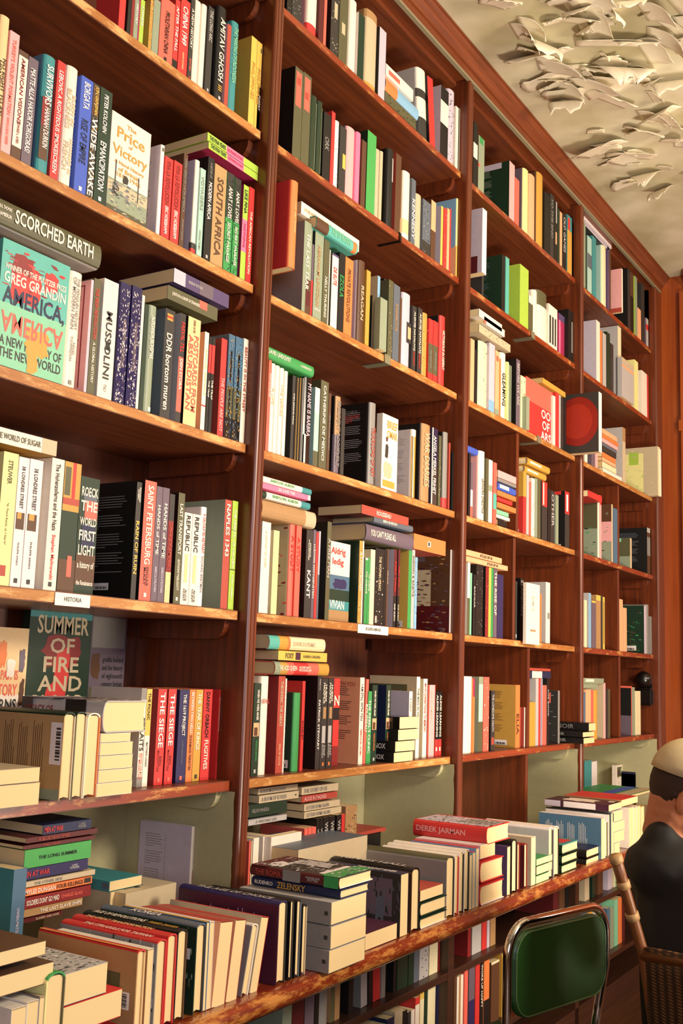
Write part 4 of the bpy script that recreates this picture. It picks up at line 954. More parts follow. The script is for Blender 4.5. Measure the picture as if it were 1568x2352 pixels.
row('D',2,M6,M6,.012,'third shelf up, second bay','''
S 148 184 180|coral|DIAMANTJUVEL|ivory|tr=.1-.55
S 190 238 292|ivory|A_LIFE|beige|r
S 241 291 318|ivory|||r
S 294 346 348|ivory|THE_SERIES|beige|r
S 349 390 384|ivory|||r
S 442 480 436|darkgrey|SVEN_JERRING_folkets|ivory|tr=.1-.7 ts=.5 k=black
S 486 512 456|black|||g pt=0-1-.7-.9-gold
S 515 543 458|black|||g pt=0-1-.7-.9-gold
S 546 576 462|black|||g pt=0-1-.7-.9-silver
S 592 700 404|black|MY_NAME_IS_BARBRA|lilac|g r tr=.12-.7 ts=.4 pt=.68-1-.1-.3-ivory
S 718 776 582|paleteal|||bd=0-.32-ivory+.8-1-olive
S 784 878 502|olive|CATHERINE_DE_MEDICI|ivory|tr=.05-.9 ts=.34
S 882 914 648|brown|HERMAN_LINDQVIST|grey|tr=.1-.9 ts=.6
S 976 1042 688|tan|PRESIDENT_ROOSEVELT|grey|r k=black bd=.5-1-mauve tr=.06-.9
S 1046 1088 830|darkgrey|||w=.1
S 1092 1098 800|black|||
S 1390 1470 766|grey|TRUCKLOAD_OF_ART|rust|r k=black Bk=THE_STORY/TRUCKLOAD/OF_ART Bkc=grey+red+red Bkz=.08-.24-.1-.8 bl=silver bw=.12-.85 tr=.3-.9''')
row('D',2,M7,M7,.012,'third shelf up, right half, second bay','''
C 492 680 295|ivory|||ys=.006 t=.02 Fr=BRIEF/OMAR Frc=gold Frz=.06-.32-.3-.95 ft=.38-.6-.2-.42-darkgrey+.3-.36-.24-.36-brown+.62-.86-.1-.7-beige+.88-.97-.1-.85-gold k=slate fc=ivory n=ivory_cover_with_yellow_letters_and_small_standing_figure_facing_out
S 858 910 458|gold|||g r k=white bl=silver bd=0-.1-ivory pt=.1-1-.1-.3-ivory
S 978 1086 396|tan|WAR_DIARIES|beige|r k=black tr=.1-.8
S 1092 1160 442|navy|ANGELA_MERKEL_FRIHET|white|g tr=.1-.86 ts=.5 bd=.5-1-darkgrey pt=0-1-0-.2-ivory
S 1176 1206 530|olive|||spk=s:8:ivory
S 1238 1294 490|grey|||r k=black bd=.86-1-red
S 1299 1314 615|rust|||''')
row('D',2,M6,M6,.0,'third shelf up, left end, second bay','''
F 150 45 195 735|green|DAVID_LINDQVIST|ivory|r w=.15 tr=.05-.5 ts=.4 a=LORENZO ac=ivory ar=.7-.94 as=.5 n=bright_green_book_lying_flat_on_upright_cream_books''')
row('E',2,M8,M8,.012,'second shelf up, second bay','''
S 122 228 625|ivory|A_HISTORY_OF_OURS|beige|tr=.1-.5 ts=.2
S 265 334 728|paleyellow|||k=cream
S 468 535 580|coral|A_STUDY|red|k=beige spk=b:22:darkred+coral+maroon r
S 539 602 592|coral|A_STUDY|red|
S 662 742 720|darkgrey|KANT|white|tr=.42-.82 ts=.52 a=MARCUS/WILLASCHEK ac=ivory ar=.08-.38 as=.8 k=black
S 745 778 718|mauve|LUDWIG_WITTGENSTEIN|ivory|tr=.08-.86 ts=.6
S 781 810 748|red|A_BIOGRAPHY|orange|tr=.3-.7
S 814 834 735|lilac|||bd=.5-1-slate
S 912 962 622|olive|A_FREE_MAN|silver|k=black spk=s:12:rust
C 905 1196 868|ivory|||ys=.03 ft=.42-.62-0-1-steel+.46-.6-.3-.9-indigo+.6-.74-0-1-darkgreen+.74-.86-0-1-teal+.86-1-0-1-tan Fr=Aldrig/ledig////VIVIAN/GORNICK Frc=red+red+red+red+red+white+white Frz=.06-.99-.2-.8 n=white_cover_with_red_letters_above_blue_mountains_facing_out
S 1306 1345 850|ochre|A_LONG_ROAD|ivory|k=darkgreen spk=s:20:orange+ivory+olive
S 1347 1362 852|ivory|||''')
row('E',2,M9,M9,.012,'second shelf up, right half, second bay','''
S 285 318 690|green|TO_WRITE|ivory|k=sage bd=0-.03-ivory
S 320 345 690|green|TO_WRITE|ivory|
S 348 402 590|cream|||
S 406 518 580|black|THE_WOMAN_SPEAKS|beige|tr=.1-.55 spk=s:12:tan+ivory pt=.88-.97-.1-.3-silver
S 520 544 580|black|||
S 547 566 582|brown|THE_GLASS|beige|
S 630 668 590|black|PART_TWO|red|k=lilac tr=.1-.6 a=GABI_GLEICH ac=ivory bd=.0-.6-maroon
S 680 706 590|black|PART_TWO|red|tr=.1-.6 a=GABI_GLEICH ac=ivory bd=.0-.6-maroon
S 808 846 600|green|||k=yellow st=.9-.98-.4-.9
S 848 884 590|silver|DIDION_&_BABITZ|olive|tr=.08-.6 ts=.5
S 887 916 682|lightblue|||spk=s:24:white+navy+slate
S 1388 1444 615|silver|||big g k=brown w=.235 qt=.24-.68-.08-.7-beige+.0-.14-.3-.6-mauve+.68-1-0-1-maroon st=.86-.93-.3-.45 spk=b:80:tan+mauve+brown+plum n=large_art_book_with_brown_painting_and_beige_text_panel_at_right_end''')
row('E',2,M8,M8,.002,'second shelf up, left pile, second bay','''
F 172 58 140 760|ivory|BABYLON,_ALBION|green|w=.14 tr=.1-.68 ts=.5 bd=.8-1-teal r
F 172 146 214 745|hotpink|LEX_DOES_THIS|white|w=.14 tr=.3-.65 bd=.95-1-ivory
F 170 238 330 745|ivory|BABYLON,_ALBION|green|w=.14 tr=.2-.72 ts=.5 bd=.8-1-teal+0-.08-darkgreen r
F 165 336 560 812|tan|||r w=.15 bd=.8-1-beige''')
row('E',2,M9,M9,.002,'second shelf up, right pile, second bay','''
F 262 42 152 824|rust|ROUSSEAU|ivory|w=.15 tr=.3-.6 ts=.5 fc=maroon k=maroon
F 410 172 258 880|slate|BEN-GURION|ivory|r w=.15 tr=.12-.66 ts=.4
F 318 262 470 886|mauve|YOU_CAN'T_PLEASE_ALL|ivory|r w=.16 tr=.08-.6 ts=.4 k=olive
F 886 390 575 1268|orange|||w=.12 k=rust pt=.42-.52-.35-.7-ivory+.44-.49-.4-.65-darkgrey''')
row('F',2,N5,N5,.03,'lowest wall shelf, second bay','''
S 86 182 755|darkgreen|WHEN_WE_WERE_ARABS|ivory|tr=.07-.4 ts=.4 a=MASSOUD_HAYOUN ac=green ar=.62-.84 as=.7 pt=.43-.575-.1-.9-peach+.48-.57-.2-.7-brown lg=silver dx=.1
S 185 300 660|ivory|JOE_HILL|rust|r H tr=.12-.32 
S 412 504 660|rust|THEODERIC_THE_GREAT|beige|tr=.05-.52 ts=.42 a=KING_OF_GOTHS ac=peach k=darkred bl=rust st=.85-.93-.0-.1
S 506 526 690|ivory|||spk=s:30:blue+white
S 642 736 880|green|||ys=.03 r k=darkgreen st=.86-.96-.5-.9
S 739 778 725|red|SCARLET|maroon|tr=.2-.9
S 942 1002 650|darkgrey|PATRICK_STEWART|white|tr=.2-.86 ts=.42 a=MAKING_IT_SO ar=.04-.16 ac=silver k=black bl=grey bw=.02-.3 st=.84-.92-.0-.2
S 1006 1082 690|darkgrey|HUBRIS/MAXIMUS|ivory|tr=.05-.28 ts=.7 pt=.32-.45-.3-.8-tan+.53-.72-.2-.8-silver a=FAIZ/SIDDIQUI ac=silver ar=.73-.88 as=1 lg=orange k=black
S 1089 1162 690|darkgrey|HUBRIS/MAXIMUS|ivory|tr=.05-.28 ts=.7 pt=.32-.45-.3-.8-tan+.53-.72-.2-.8-silver a=FAIZ/SIDDIQUI ac=silver ar=.73-.88 as=1 lg=orange k=black
S 1166 1246 690|red|/N|ivory|ys=.06 H tr=0-.34 bd=.34-.48-black+.78-1-darkred''')
row('F',2,N6,N6,.03,'lowest wall shelf, right half, second bay','''
S 216 268 610|ivory|I_AM_STILL_WITH_YOU|darkgrey|tr=.08-.5 ts=.5 a=EMMANUEL_IDUMA ac=coral ar=.6-.9 k=peach bl=darkgrey bw=.1-.85 Bk=I_AM_STILL_WITH_YOU Bkc=rust Bkz=.05-.11-.1-.9
S 272 305 630|coral|ROUSSEAU|ivory|tr=.3-.62 ts=1 ln=2
S 310 364 775|green|THE_REBEL'S_CLINIC|white|tr=.12-.86 ts=.5
S 368 432 700|darkgreen|WHEN_WE_WERE_ARABS|ivory|tr=.07-.4 ts=.4 a=MASSOUD_HAYOUN ac=orange ar=.62-.84 as=.7 pt=.43-.575-.1-.9-peach+.48-.57-.2-.7-brown lg=silver
S 536 592 700|darkgreen|WHEN_WE_WERE_ARABS|ivory|tr=.07-.4 ts=.4 a=MASSOUD_HAYOUN ac=orange ar=.62-.84 as=.7 pt=.43-.575-.1-.9-peach+.48-.57-.2-.7-brown lg=silver k=navy bl=silver bw=.1-.6 st=.84-.95-.4-.8
S 815 856 775|ivory|A_WORLD|grey|k=lilac bl=grey bw=.05-.6 tr=.1-.3
S 903 945 600|ivory|THE_MAN_IN_HIS|olive|tr=.14-.5 ts=.5 k=beige qt=.1-1-0-.8-olive+.18-.95-.1-.7-beige
S 986 1034 625|ivory|MAVIS_CORRECTIONS_TO_MEMORY|rust|k=cream
S 1040 1134 698|rust|DIARY_OF_A_SOMEBODY|beige|k=mauve tr=.1-.5 ts=.3 pt=.0-1-.2-.9-pink
S 1138 1176 780|black|ALEXEI_LEARNING|ivory|bd=.74-1-red tr=.05-.7 pt=.86-.92-.3-.7-ivory
S 1179 1216 780|black|ALEXEI_LEARNING|ivory|bd=.74-1-red tr=.05-.7 pt=.86-.92-.3-.7-ivory''')
row('F',2,N5,N5,.02,'lowest wall shelf, left pile, second bay','''
F 342 102 300 1085|cream|SURVIVAL_IS_A_PROMISE|beige|r w=.16 bd=0-.17-turquoise+.17-.31-gold+.31-.36-orange tr=.4-.8 ts=.3 k=maroon
F 455 312 442 1105|yellow|FOXY|olive|w=.15 tr=.14-.3 ts=.6 pt=.34-.44-.1-.9-plum a=KAREN_CHEUNG ac=olive ar=.5-.85 as=.5 k=mauve
F 415 455 642 1135|coral|THE_ACID_QUEEN|ivory|r w=.16 bd=0-.1-sage+.1-.22-ochre+.34-.6-red+.8-1-gold tr=.06-.38 ts=.42 a=ROSEMARY/WOODRUFF ac=ivory ar=.4-.66 as=1''')
row('F',2,N6,N6,-.005,'small black stack, lowest wall shelf, second bay','''
L 714 1080 1228 950|black|KNOX|white|h=.16 tr=.5-.8 ts=.5 g
L 697 1232 1368 945|black|KNOX|white|h=.16 tr=.5-.8 ts=.5 g
L 662 1374 1505 900|black|KNOX|white|h=.16 tr=.5-.8 ts=.5 g
L 645 1510 1640 876|black|KNOX|white|h=.16 tr=.5-.8 ts=.5 g''')
# ---- third bay
row('A',3,Q2,Q2,.012,'sixth shelf up, third bay','''
S 186 236 0|black|||h=.25 bd=.32-.55-ivory
S 246 318 715|sage|||k=olive pt=0-.12-.2-.8-green+.5-.56-0-.3-coral
S 618 682 1020|pink|||k=darkgreen bl=sage bw=.15-.55 qt=0-.1-0-.8-lilac
S 686 738 1210|orange|||bd=0-1-coral k=coral
S 796 860 1100|paleyellow|||r k=mauve
S 868 940 1170|peach|||r k=tan
S 962 1036 1135|gold|||r k=brown''')
row('A',3,Q3,Q3,.012,'sixth shelf up, right half, third bay','''
S 1042 1108 235|black|||
S 1112 1156 250|darkgrey|TO_THE_END|grey|ts=.5
S 1160 1200 330|black|||pt=.5-.7-.4-.8-peach+.0-.35-.5-.8-silver
S 1203 1226 420|darkgreen|||
S 1229 1256 460|peach|||
S 1262 1306 480|black|OLD_GAMES|silver|
S 1318 1372 508|teal|||bd=.25-1-gold pt=.04-.24-.1-.6-red
S 1376 1396 520|black|||
S 1400 1444 620|slate|||bd=0-.4-coral''')
row('B',3,Q3,Q3,.012,'fifth shelf up, third bay','''
S 292 345 222|white|||ys=-.035 z=.05 h=.24 k=lilac qt=.74-1-0-.9-maroon n=tall_white_book_with_maroon_patch_sticking_out_at_left_end''')
row('B',3,Q4,Q4,.012,'fifth shelf up, third bay','''
S 250 268 -10|darkgrey|||h=.2
S 452 486 -60|black|||h=.225 k=darkgreen bl=slate bw=.1-.7
S 492 528 -50|turquoise|||h=.23
S 640 728 -90|lime|||big h=.25 k=lime z=.0 n=big_plain_lime_green_book
S 732 776 140|olive|||bd=0-.2-ivory
S 782 826 80|ivory|||r
S 836 932 100|ivory|||r bd=0-.3-olive
S 936 1026 245|ivory|||pt=.25-.9-.1-.28-darkgrey+.25-.9-.4-.58-darkgrey+.25-.9-.7-.86-darkgrey
C 1040 1112 335|magenta|||ys=.03 ft=0-1-0-.3-hotpink+0-.15-0-1-purple n=magenta_and_purple_cover_facing_out_near_right_end
S 1140 1194 290|black|||k=black pt=.2-.8-.6-.85-grey''')
row('C',3,Q4,Q4,.012,'fourth shelf up, third bay','''
S 128 168 560|peach|||h=.23
S 172 192 600|black|||h=.2
S 222 316 615|cream|||r k=black spk=s:10:grey
S 320 378 630|lilac|||bd=.82-1-lightblue
S 384 426 702|peach|||pt=.08-.16-.2-.8-coral+.9-1-0-1-sage
S 429 444 780|orange|||
S 447 502 726|ivory|GLEAMING|darkgreen|tr=.3-.8 r
S 506 524 815|paleyellow|||
S 527 552 850|sage|||pt=0-1-.4-.6-darkgreen
S 600 640 790|mauve|BEFORE_WE_ARE|silver|k=black ts=.6
S 648 700 965|cream|||spk=s:14:brown
S 707 740 1170|sage|||ys=-.005 w=.03 h=.13
C 702 976 1048|red|||ys=.02 t=.03 ft=0-.4-0-1-coral Fr=/_OO/OF/ARS Frc=white Frz=.2-1-.5-.98 n=bright_red_cover_with_thin_white_capital_letters_facing_out''')
row('C',3,Q5,Q5,.012,'fourth shelf up, right end, third bay','''
S 980 1006 268|ivory|||
S 1009 1042 235|red|||
S 1045 1062 260|silver|||
S 1068 1090 290|darkgrey|||
S 1094 1120 290|black|||
S 1454 1486 108|white|||h=.26 w=.235 X=2.225 vm=875 k=darkgrey z=.0 big n=large_black_book_with_big_red_round_fruit_on_its_cover_jutting_out''')
BOOKS[-1]['o']['disc'] = True
row('C',3,Q4,Q4,.008,'fourth shelf up, lying on upright books, third bay','''
F 875 925 980 1112|gold|||w=.1 zb=.235''')
row('C',3,Q4,Q4,.0,'fourth shelf up, left pile, third bay','''
F 222 262 340 458|ivory|||w=.12
F 275 338 412 486|ivory|||w=.12 bd=0-.1-coral
F 222 418 500 545|beige|||w=.12 spk=s:12:olive+brown''')
row('D',3,Q6,Q6,.012,'third shelf up, left half, third bay','''
S 128 150 220|black|||
S 153 180 330|mauve|||bd=.5-.8-ivory+.8-1-coral
S 262 334 195|ivory|LEONORA_CHRISTINA|olive|r k=pink tr=.4-.9 ts=.4
S 338 366 280|olive|||
S 370 414 298|ivory|||bd=.4-.5-sage
S 426 466 330|coral|||bd=.5-.75-turquoise
F 488 412 500 775|pink|||w=.1
F 485 505 545 745|grey|||w=.1
F 485 555 645 780|blue|||r w=.1 pt=.1-.6-.3-.8-ivory
F 478 652 712 725|orange|||w=.1
F 480 735 780 660|red|||w=.1
F 475 795 858 702|orange|||w=.1
F 470 884 935 615|mint|||w=.1
F 465 940 980 628|ivory|||w=.1
F 490 1005 1075 592|black|||w=.1''')
row('D',3,Q6,Q6,.012,'third shelf up, right half, third bay','''
S 786 822 440|red|||k=red qt=0-.4-0-1-gold bd=0-.4-gold st=.92-.99-.4-.9
S 826 856 480|silver|||
S 860 882 560|coral|||
S 885 925 518|ivory|||spk=s:10:rust
S 930 958 520|sage|||
S 962 996 530|olive|||
S 1012 1076 560|darkgrey|||bd=0-.42-red pt=.02-.4-.2-.4-ivory
S 1084 1112 640|black|||
S 1118 1166 670|darkgrey|OTHER|silver|
S 1180 1212 720|sage|||
S 1290 1342 680|darkgrey|||k=black qt=0-.06-0-.9-red+.5-.68-0-.6-red bd=0-.4-red st=.94-.99-.4-.9 pt=.05-.35-.3-.7-white''')
row('D',3,Q6,Q6,.008,'third shelf up, on upright books, third bay','''
F 845 256 345 1112|gold|||r g w=.12 pt=.1-.6-.3-.6-ivory
F 812 352 435 1070|gold|||r g w=.12 pt=.1-.6-.3-.6-ivory
F 120 106 190 250|blue|||r w=.12''')
row('E',3,Q7,Q7,.012,'second shelf up, left half, third bay','''
S 112 142 260|ivory|||bd=.5-1-olive
S 145 166 400|mint|||
S 182 212 420|black|BADGAR|silver|
S 216 300 300|black|||spk=s:14:grey
S 330 366 320|darkred|||k=black spk=s:10:darkgreen+ivory
S 370 398 335|yellow|||
S 400 424 335|green|||
S 428 470 335|mauve|THE_RISE_OF|ivory|ts=.6
S 474 545 420|indigo|||k=plum''')
row('E',3,Q7,Q7,.004,'second shelf up, left end, third bay','''
F 105 112 182 533|peach|ATLAS_OF_AI|darkgrey|w=.14 tr=.28-.8 ts=.56
F 105 192 255 604|peach|ATLAS_OF_AI|darkgrey|w=.14 tr=.38-.84 ts=.56''')
row('E',3,Q7,Q7,.012,'second shelf up, right half, third bay','''
S 690 714 500|darkgrey|||pt=.9-.96-.3-.8-silver
S 750 790 462|black|STARBORN|silver|tr=.03-.6 ts=.8 k=black
S 794 812 500|brown|||
C 822 985 530|ivory|||ys=-.02 z=-.012 t=.012 ft=.2-.46-.38-.62-beige+.22-.44-.4-.6-ivory+.28-.38-.46-.54-grey+.76-.79-.3-.7-tan n=white_cover_with_small_grey_spiral_eye_facing_out_over_shelf_edge
S 988 1008 650|orange|||
S 1058 1110 512|ivory|||k=silver pt=.5-.6-.4-.9-grey''')
row('F',3,Q8,Q8,.02,'lowest wall shelf, left half, third bay','''
S 62 158 242|ivory|||r
S 152 170 260|orange|||bd=0-.25-magenta
S 212 256 245|paleteal|||k=sage bd=.0-.1-sage+.6-1-olive
S 262 320 248|coral|||spk=s:8:ivory
S 340 380 388|darkgrey|THE_LONESOME_DEATH|silver|ts=.6 k=black pt=.78-.9-.2-.8-rust
S 594 640 330|orange|ELIA|brown|big k=ochre bl=brown bw=.15-.7 st=.88-.96-.5-.8 tr=.35-.9
S 644 650 560|rust|||w=.08
S 684 712 560|ivory|||k=rust w=.08
S 740 750 505|gold|||k=gold
S 752 775 505|gold|||
S 777 800 508|gold|||''')
row('F',3,Q8,Q8,.02,'lowest wall shelf, right half, third bay','''
S 802 832 262|silver|||k=silver
S 836 852 262|red|||
S 854 872 265|lilac|||pt=0-1-.2-.5-navy
S 876 916 332|coral|||
S 920 942 262|black|AGE_BOOK|silver|
S 1032 1052 388|grey|||k=darkgrey qt=.04-.24-.1-.8-coral+.9-.98-.3-.6-red spk=b:12:grey n=charcoal_book_with_small_red_picture_on_its_back_cover
F 730 182 255 962|navy|||w=.12 bd=.16-.6-ivory ys=.03
F 730 150 178 958|rust|||w=.12 ys=.03''')
row('F',3,Q8,Q8,-.06,'stack of small black books, third bay','''
L 1352 722 805 1424|black|NOIR|grey|h=.16 w=.05
L 1290 815 868 1408|black|NOIR|grey|h=.16
L 1298 875 932 1410|black|NOIR|grey|h=.16''')
# ---- far bay
row('A',4,R1,R1,.012,'sixth shelf up, far bay','''
S 126 150 380|sage|||
S 154 172 560|darkgreen|||
S 178 238 590|paleteal|||bd=.3-.55-slate
S 246 302 590|teal|||
S 396 456 620|cream|||r k=paleteal
S 462 486 720|purple|||
S 489 512 720|brown|||
S 664 682 720|ivory|||k=pink h=.22 z=.015 ys=-.03 qt=.44-.56-.3-.6-darkgreen+.9-1-0-1-rust
S 750 788 740|darkgrey|||k=black
S 792 836 750|brown|||bd=.4-1-black
S 856 888 1000|lime|||bd=0-1-sage
S 892 940 1240|peach|||h=.17
S 944 992 1020|darkgrey|||
S 1012 1052 1380|silver|||k=mauve bd=.2-.4-red h=.16
S 1100 1142 1190|darkgreen|||bd=.6-1-mauve
S 1150 1200 1200|ivory|||
S 1203 1222 1310|ivory|||
S 1228 1252 1340|black|||
F 128 262 330 520|white|||w=.14 fc=white
F 138 335 380 500|lilac|||w=.14
F 150 385 425 490|lilac|||w=.14 k=darkgrey''')
row('B',4,R2,R2,.012,'fifth shelf up, far bay','''
S 304 356 235|ivory|||k=lilac qt=.08-.9-0-.7-lightblue+.14-.3-0-.35-olive
S 360 388 372|orange|||
S 394 444 410|silver|||k=slate
S 450 500 400|darkgreen|||
S 504 548 560|darkgrey|||
S 612 660 236|cream|||k=silver
C 668 836 440|silver|||ys=-.01 h=.2 ft=0-.12-0-1-beige+.16-.24-0-1-peach n=pale_grey_cover_facing_out_beside_cream_book
S 848 902 800|paleyellow|||
S 952 1026 960|ivory|||
S 1030 1048 1000|red|||''')
row('C',4,R3,R3,.012,'fourth shelf up, far bay','''
S 145 180 470|ivory|||h=.1
S 240 290 480|mauve|||h=.1
S 296 330 440|pink|||h=.1
S 692 736 20|beige|||k=silver bd=.0-.25-tan
F 395 20 90 610|peach|||w=.12
F 395 95 150 630|orange|||w=.12
F 395 155 215 620|pink|||w=.12
F 395 220 270 605|slate|||w=.12
F 395 275 350 600|darkgrey|||w=.12
F 395 360 430 590|orange|||w=.12
F 395 435 490 590|peach|||w=.12
F 395 500 580 600|cream|||w=.12
F 400 590 680 680|ivory|||w=.12
S 1205 1255 100|cream|||big h=.26 w=.25 ys=-.04 k=beige qt=.12-1-0-.7-paleyellow+.1-.35-.4-.6-lime+.3-1-0-.2-brown+.4-.9-.16-.26-coral spk=b:20:lime+paleyellow+beige n=big_pale_landscape_picture_book_jutting_out_at_right_end
S 1262 1310 150|ivory|||h=.25 w=.25 ys=-.045''')
row('D',4,R3,R3,.012,'third shelf up, left half, far bay','''
S 326 354 1060|ivory|||big k=olive qt=.5-1-0-1-sage spk=b:20:darkgreen+olive+green
S 362 385 1000|pink|||bd=0-.15-red
S 530 552 1130|beige|||k=pink qt=0-.3-0-1-brown+.64-1-0-1-sage spk=b:12:olive+sage
S 562 618 1190|steel|||
F 135 950 990 300|ivory|||w=.12
F 190 920 1010 390|red|||w=.12 ys=-.01''')
row('D',4,R3,R3,.012,'third shelf up, right half, far bay','''
S 800 826 1400|beige|||k=olive qt=.0-.12-0-.6-mint+.12-.4-0-1-olive+.6-1-0-1-sage h=.15
S 1050 1112 1215|brown|||big k=black bl=slate bw=.1-.8 st=.88-.96-.1-.5 bd=0-.1-silver+.2-.6-grey h=.24 w=.2
S 1116 1142 1220|ochre|||k=beige h=.24
S 1160 1214 1428|paleteal|||h=.2''')
row('E',4,R4,R4,.012,'second shelf up, left half, far bay','''
S 124 152 440|cream|||
S 176 208 350|lightblue|||k=silver
S 214 268 450|mauve|||bd=0-.04-yellow
S 274 332 378|tan|||bd=0-.1-yellow
S 336 358 380|darkgrey|||
S 360 384 400|yellow|||pt=.1-.9-.3-.6-olive''')
row('E',4,R4,R4,.012,'second shelf up, right half, far bay','''
S 572 618 430|peach|||
S 622 668 540|peach|||
S 890 920 460|lilac|||big k=darkgreen spk=b:40:olive+green+black+brown st=.84-.94-.3-.8 h=.24 w=.2
S 928 962 500|grey|||r
S 966 990 650|grey|||''')
row('F',4,R4,R4,.02,'lowest wall shelf, left half, far bay','''
S 108 134 1625|steel|||
S 138 206 1590|peach|||
S 210 240 1600|coral|||
S 246 304 1600|gold|||r
S 366 394 1505|pink|||k=beige
S 404 428 1585|darkgrey|||
S 430 452 1585|olive|||
F 110 1438 1510 372|sage|||w=.12 pt=.1-.5-.3-.8-ivory
F 110 1514 1570 290|sage|||w=.12''')
row('F',4,R4,R4,.02,'lowest wall shelf, right half, far bay','''
S 725 734 1490|coral|||k=black qt=.0-.04-0-1-coral+.6-1-.0-1-mauve h=.235 w=.2
S 738 772 1500|sage|||h=.23
S 778 806 1610|cream|||
S 812 846 1610|cream|||''')
# ---- cabinet under the counter
row('H',2,Q1,Q1,.03,'upper row under counter, second bay','''
S 120 176 560|sage|||h=.2
S 178 250 560|maroon|||h=.21
S 255 312 560|mauve|||h=.24 k=brown
S 316 342 560|black|NOTES|silver|h=.2
S 346 404 540|grey|||h=.24 r
S 410 434 520|olive|||h=.24 k=tan
S 437 468 500|tan|||h=.24
S 520 548 480|black|||h=.23 k=black
S 596 634 460|silver|||h=.23 k=grey ln=-3
S 640 662 430|black|||h=.23
S 668 712 420|red|||h=.22 k=plum ln=-3
S 716 742 420|grey|||h=.2
S 790 806 380|black|||h=.24
S 812 876 360|darkgreen|||h=.24
S 880 910 350|darkgreen|||h=.24
S 913 942 330|slate|||h=.22
S 946 1000 320|silver|||h=.22 spk=s:8:black
S 1006 1056 300|cream|||h=.24
S 1059 1074 290|darkred|||h=.22
S 1077 1106 280|orange|||h=.22 bd=0-.5-red
S 1110 1126 270|yellow|||h=.2
S 1130 1150 260|slate|||h=.2''')
row('H',3,Q1,Q1,.03,'upper row under counter, third bay','''
S 1236 1256 200|darkred|||h=.22
S 1262 1318 190|silver|||h=.22 k=grey
S 1322 1350 170|red|||h=.23
S 1353 1368 170|lilac|||h=.21
S 1372 1404 150|tan|||h=.22''')
row('H',3,P8,P8,.03,'upper row under counter, right part, third bay','''
S 500 545 240|maroon|||h=.22
S 550 596 240|brown|||h=.22
S 600 640 240|black|||h=.22
S 645 690 240|maroon|||h=.2
S 760 798 240|beige|||h=.16
S 822 842 240|darkgreen|||h=.2
S 868 910 240|brown|||h=.2
S 950 985 240|lilac|||h=.2''')
row('I',2,Q1,Q1,.03,'lower row under counter, second bay','''
S 420 470 780|brown|||h=.2
S 474 520 780|maroon|||h=.2
S 560 616 780|ivory|||h=.19
S 620 668 780|cream|||h=.17
S 676 740 780|turquoise|||h=.18
S 744 786 780|navy|||h=.19
S 790 838 780|beige|||h=.2
S 842 866 780|black|ZZZ|ivory|h=.19
S 870 888 780|darkgrey|||h=.18
S 891 912 780|ivory|||h=.18
S 915 940 780|red|||h=.21 bd=.1-1-ivory
S 943 968 780|yellow|||h=.22 bd=.1-1-cream
S 972 990 780|darkgreen|||h=.23
S 996 1050 780|cream|||h=.235 r
S 1056 1104 780|indigo|||h=.225 spk=s:14:silver+lightblue''')
row('I',3,Q1,Q1,.03,'lower row under counter, third bay','''
S 1150 1166 780|brown|||h=.22
S 1168 1206 780|ivory|||h=.21 pt=0-1-.3-.6-tan
S 1212 1234 780|coral|||h=.22
S 1240 1276 780|mauve|||h=.23 bd=.5-1-indigo
S 1280 1306 780|red|||h=.22 spk=s:8:coral
S 1310 1328 780|black|WOKE_UP_HAPPY|ivory|h=.225
S 1332 1364 780|orange|||h=.22 bd=.6-1-black
S 1376 1424 780|brown|||h=.2 bd=.0-.04-cream
S 1440 1474 780|gold|||h=.21 bd=0-.05-yellow''')
row('I',3,P8,P8,.03,'lower row under counter, right part, third bay','''
S 215 260 1200|red|||h=.16
S 290 340 1200|rust|||h=.18
S 355 420 1200|ivory|||h=.2
S 425 490 1200|tan|||h=.2 k=beige
S 500 560 1200|grey|||h=.2
S 570 640 1200|plum|||h=.22
S 660 700 1200|maroon|||h=.22
S 704 738 1200|black|NIGHT_AND_DAY|silver|h=.2
S 742 780 1200|slate|||h=.22
S 785 825 1200|gold|||h=.22
S 830 848 1200|silver|||h=.22
S 862 900 1200|mauve|||h=.21''')
row('H',4,P8,P8,.03,'upper row under counter, far bay','''
S 1000 1012 400|cream|||h=.18
S 1016 1036 400|mint|||h=.18
S 1040 1066 400|orange|||h=.19
S 1070 1085 400|brown|||h=.18''')
row('I',4,P8,P8,.03,'lower row under counter, far bay','''
S 945 968 400|steel|||h=.18
S 972 1000 400|sage|||h=.17
S 1005 1034 400|mint|||h=.2
S 1036 1066 400|orange|||h=.2
S 1070 1090 400|maroon|||h=.19''')
for r in BOOKS:
    if 'under counter' in r['place']: r['pri'] = .45
ind, rest = build_books()
for r in BOOKS:                                   # the big black art book: a raised-print red fruit on its back cover
    if 'disc' in r['o']:
        for o in bpy.data.objects:
            if o.type == 'EMPTY' and o.get('label') == r.get('lab') and o.get('category') == 'book':
                bm = bmesh.new(); T, w, h = r['T'], r['w'], r['h']; y0 = w*.42
                for rr, x, mi in ((.42, -.0009, 0), (.3, -.0013, 1)):
                    V = [bm.verts.new((-T/2+x, y0+h*rr*.92*math.cos(a*math.pi/24), h*.53+h*rr*(.98+.03*math.cos(3*a*math.pi/24))*math.sin(a*math.pi/24))) for a in range(48)]
                    V = [v for v in V]; 
                    for v in V: v.co.y = min(max(v.co.y, .004), w-.002)
                    bm.faces.new(V).material_index = mi
                link('cover_picture', bm, [pmat('fruit_red', '8c1f14', .4), pmat('fruit_red_inner', 'a32a18', .4)], o)
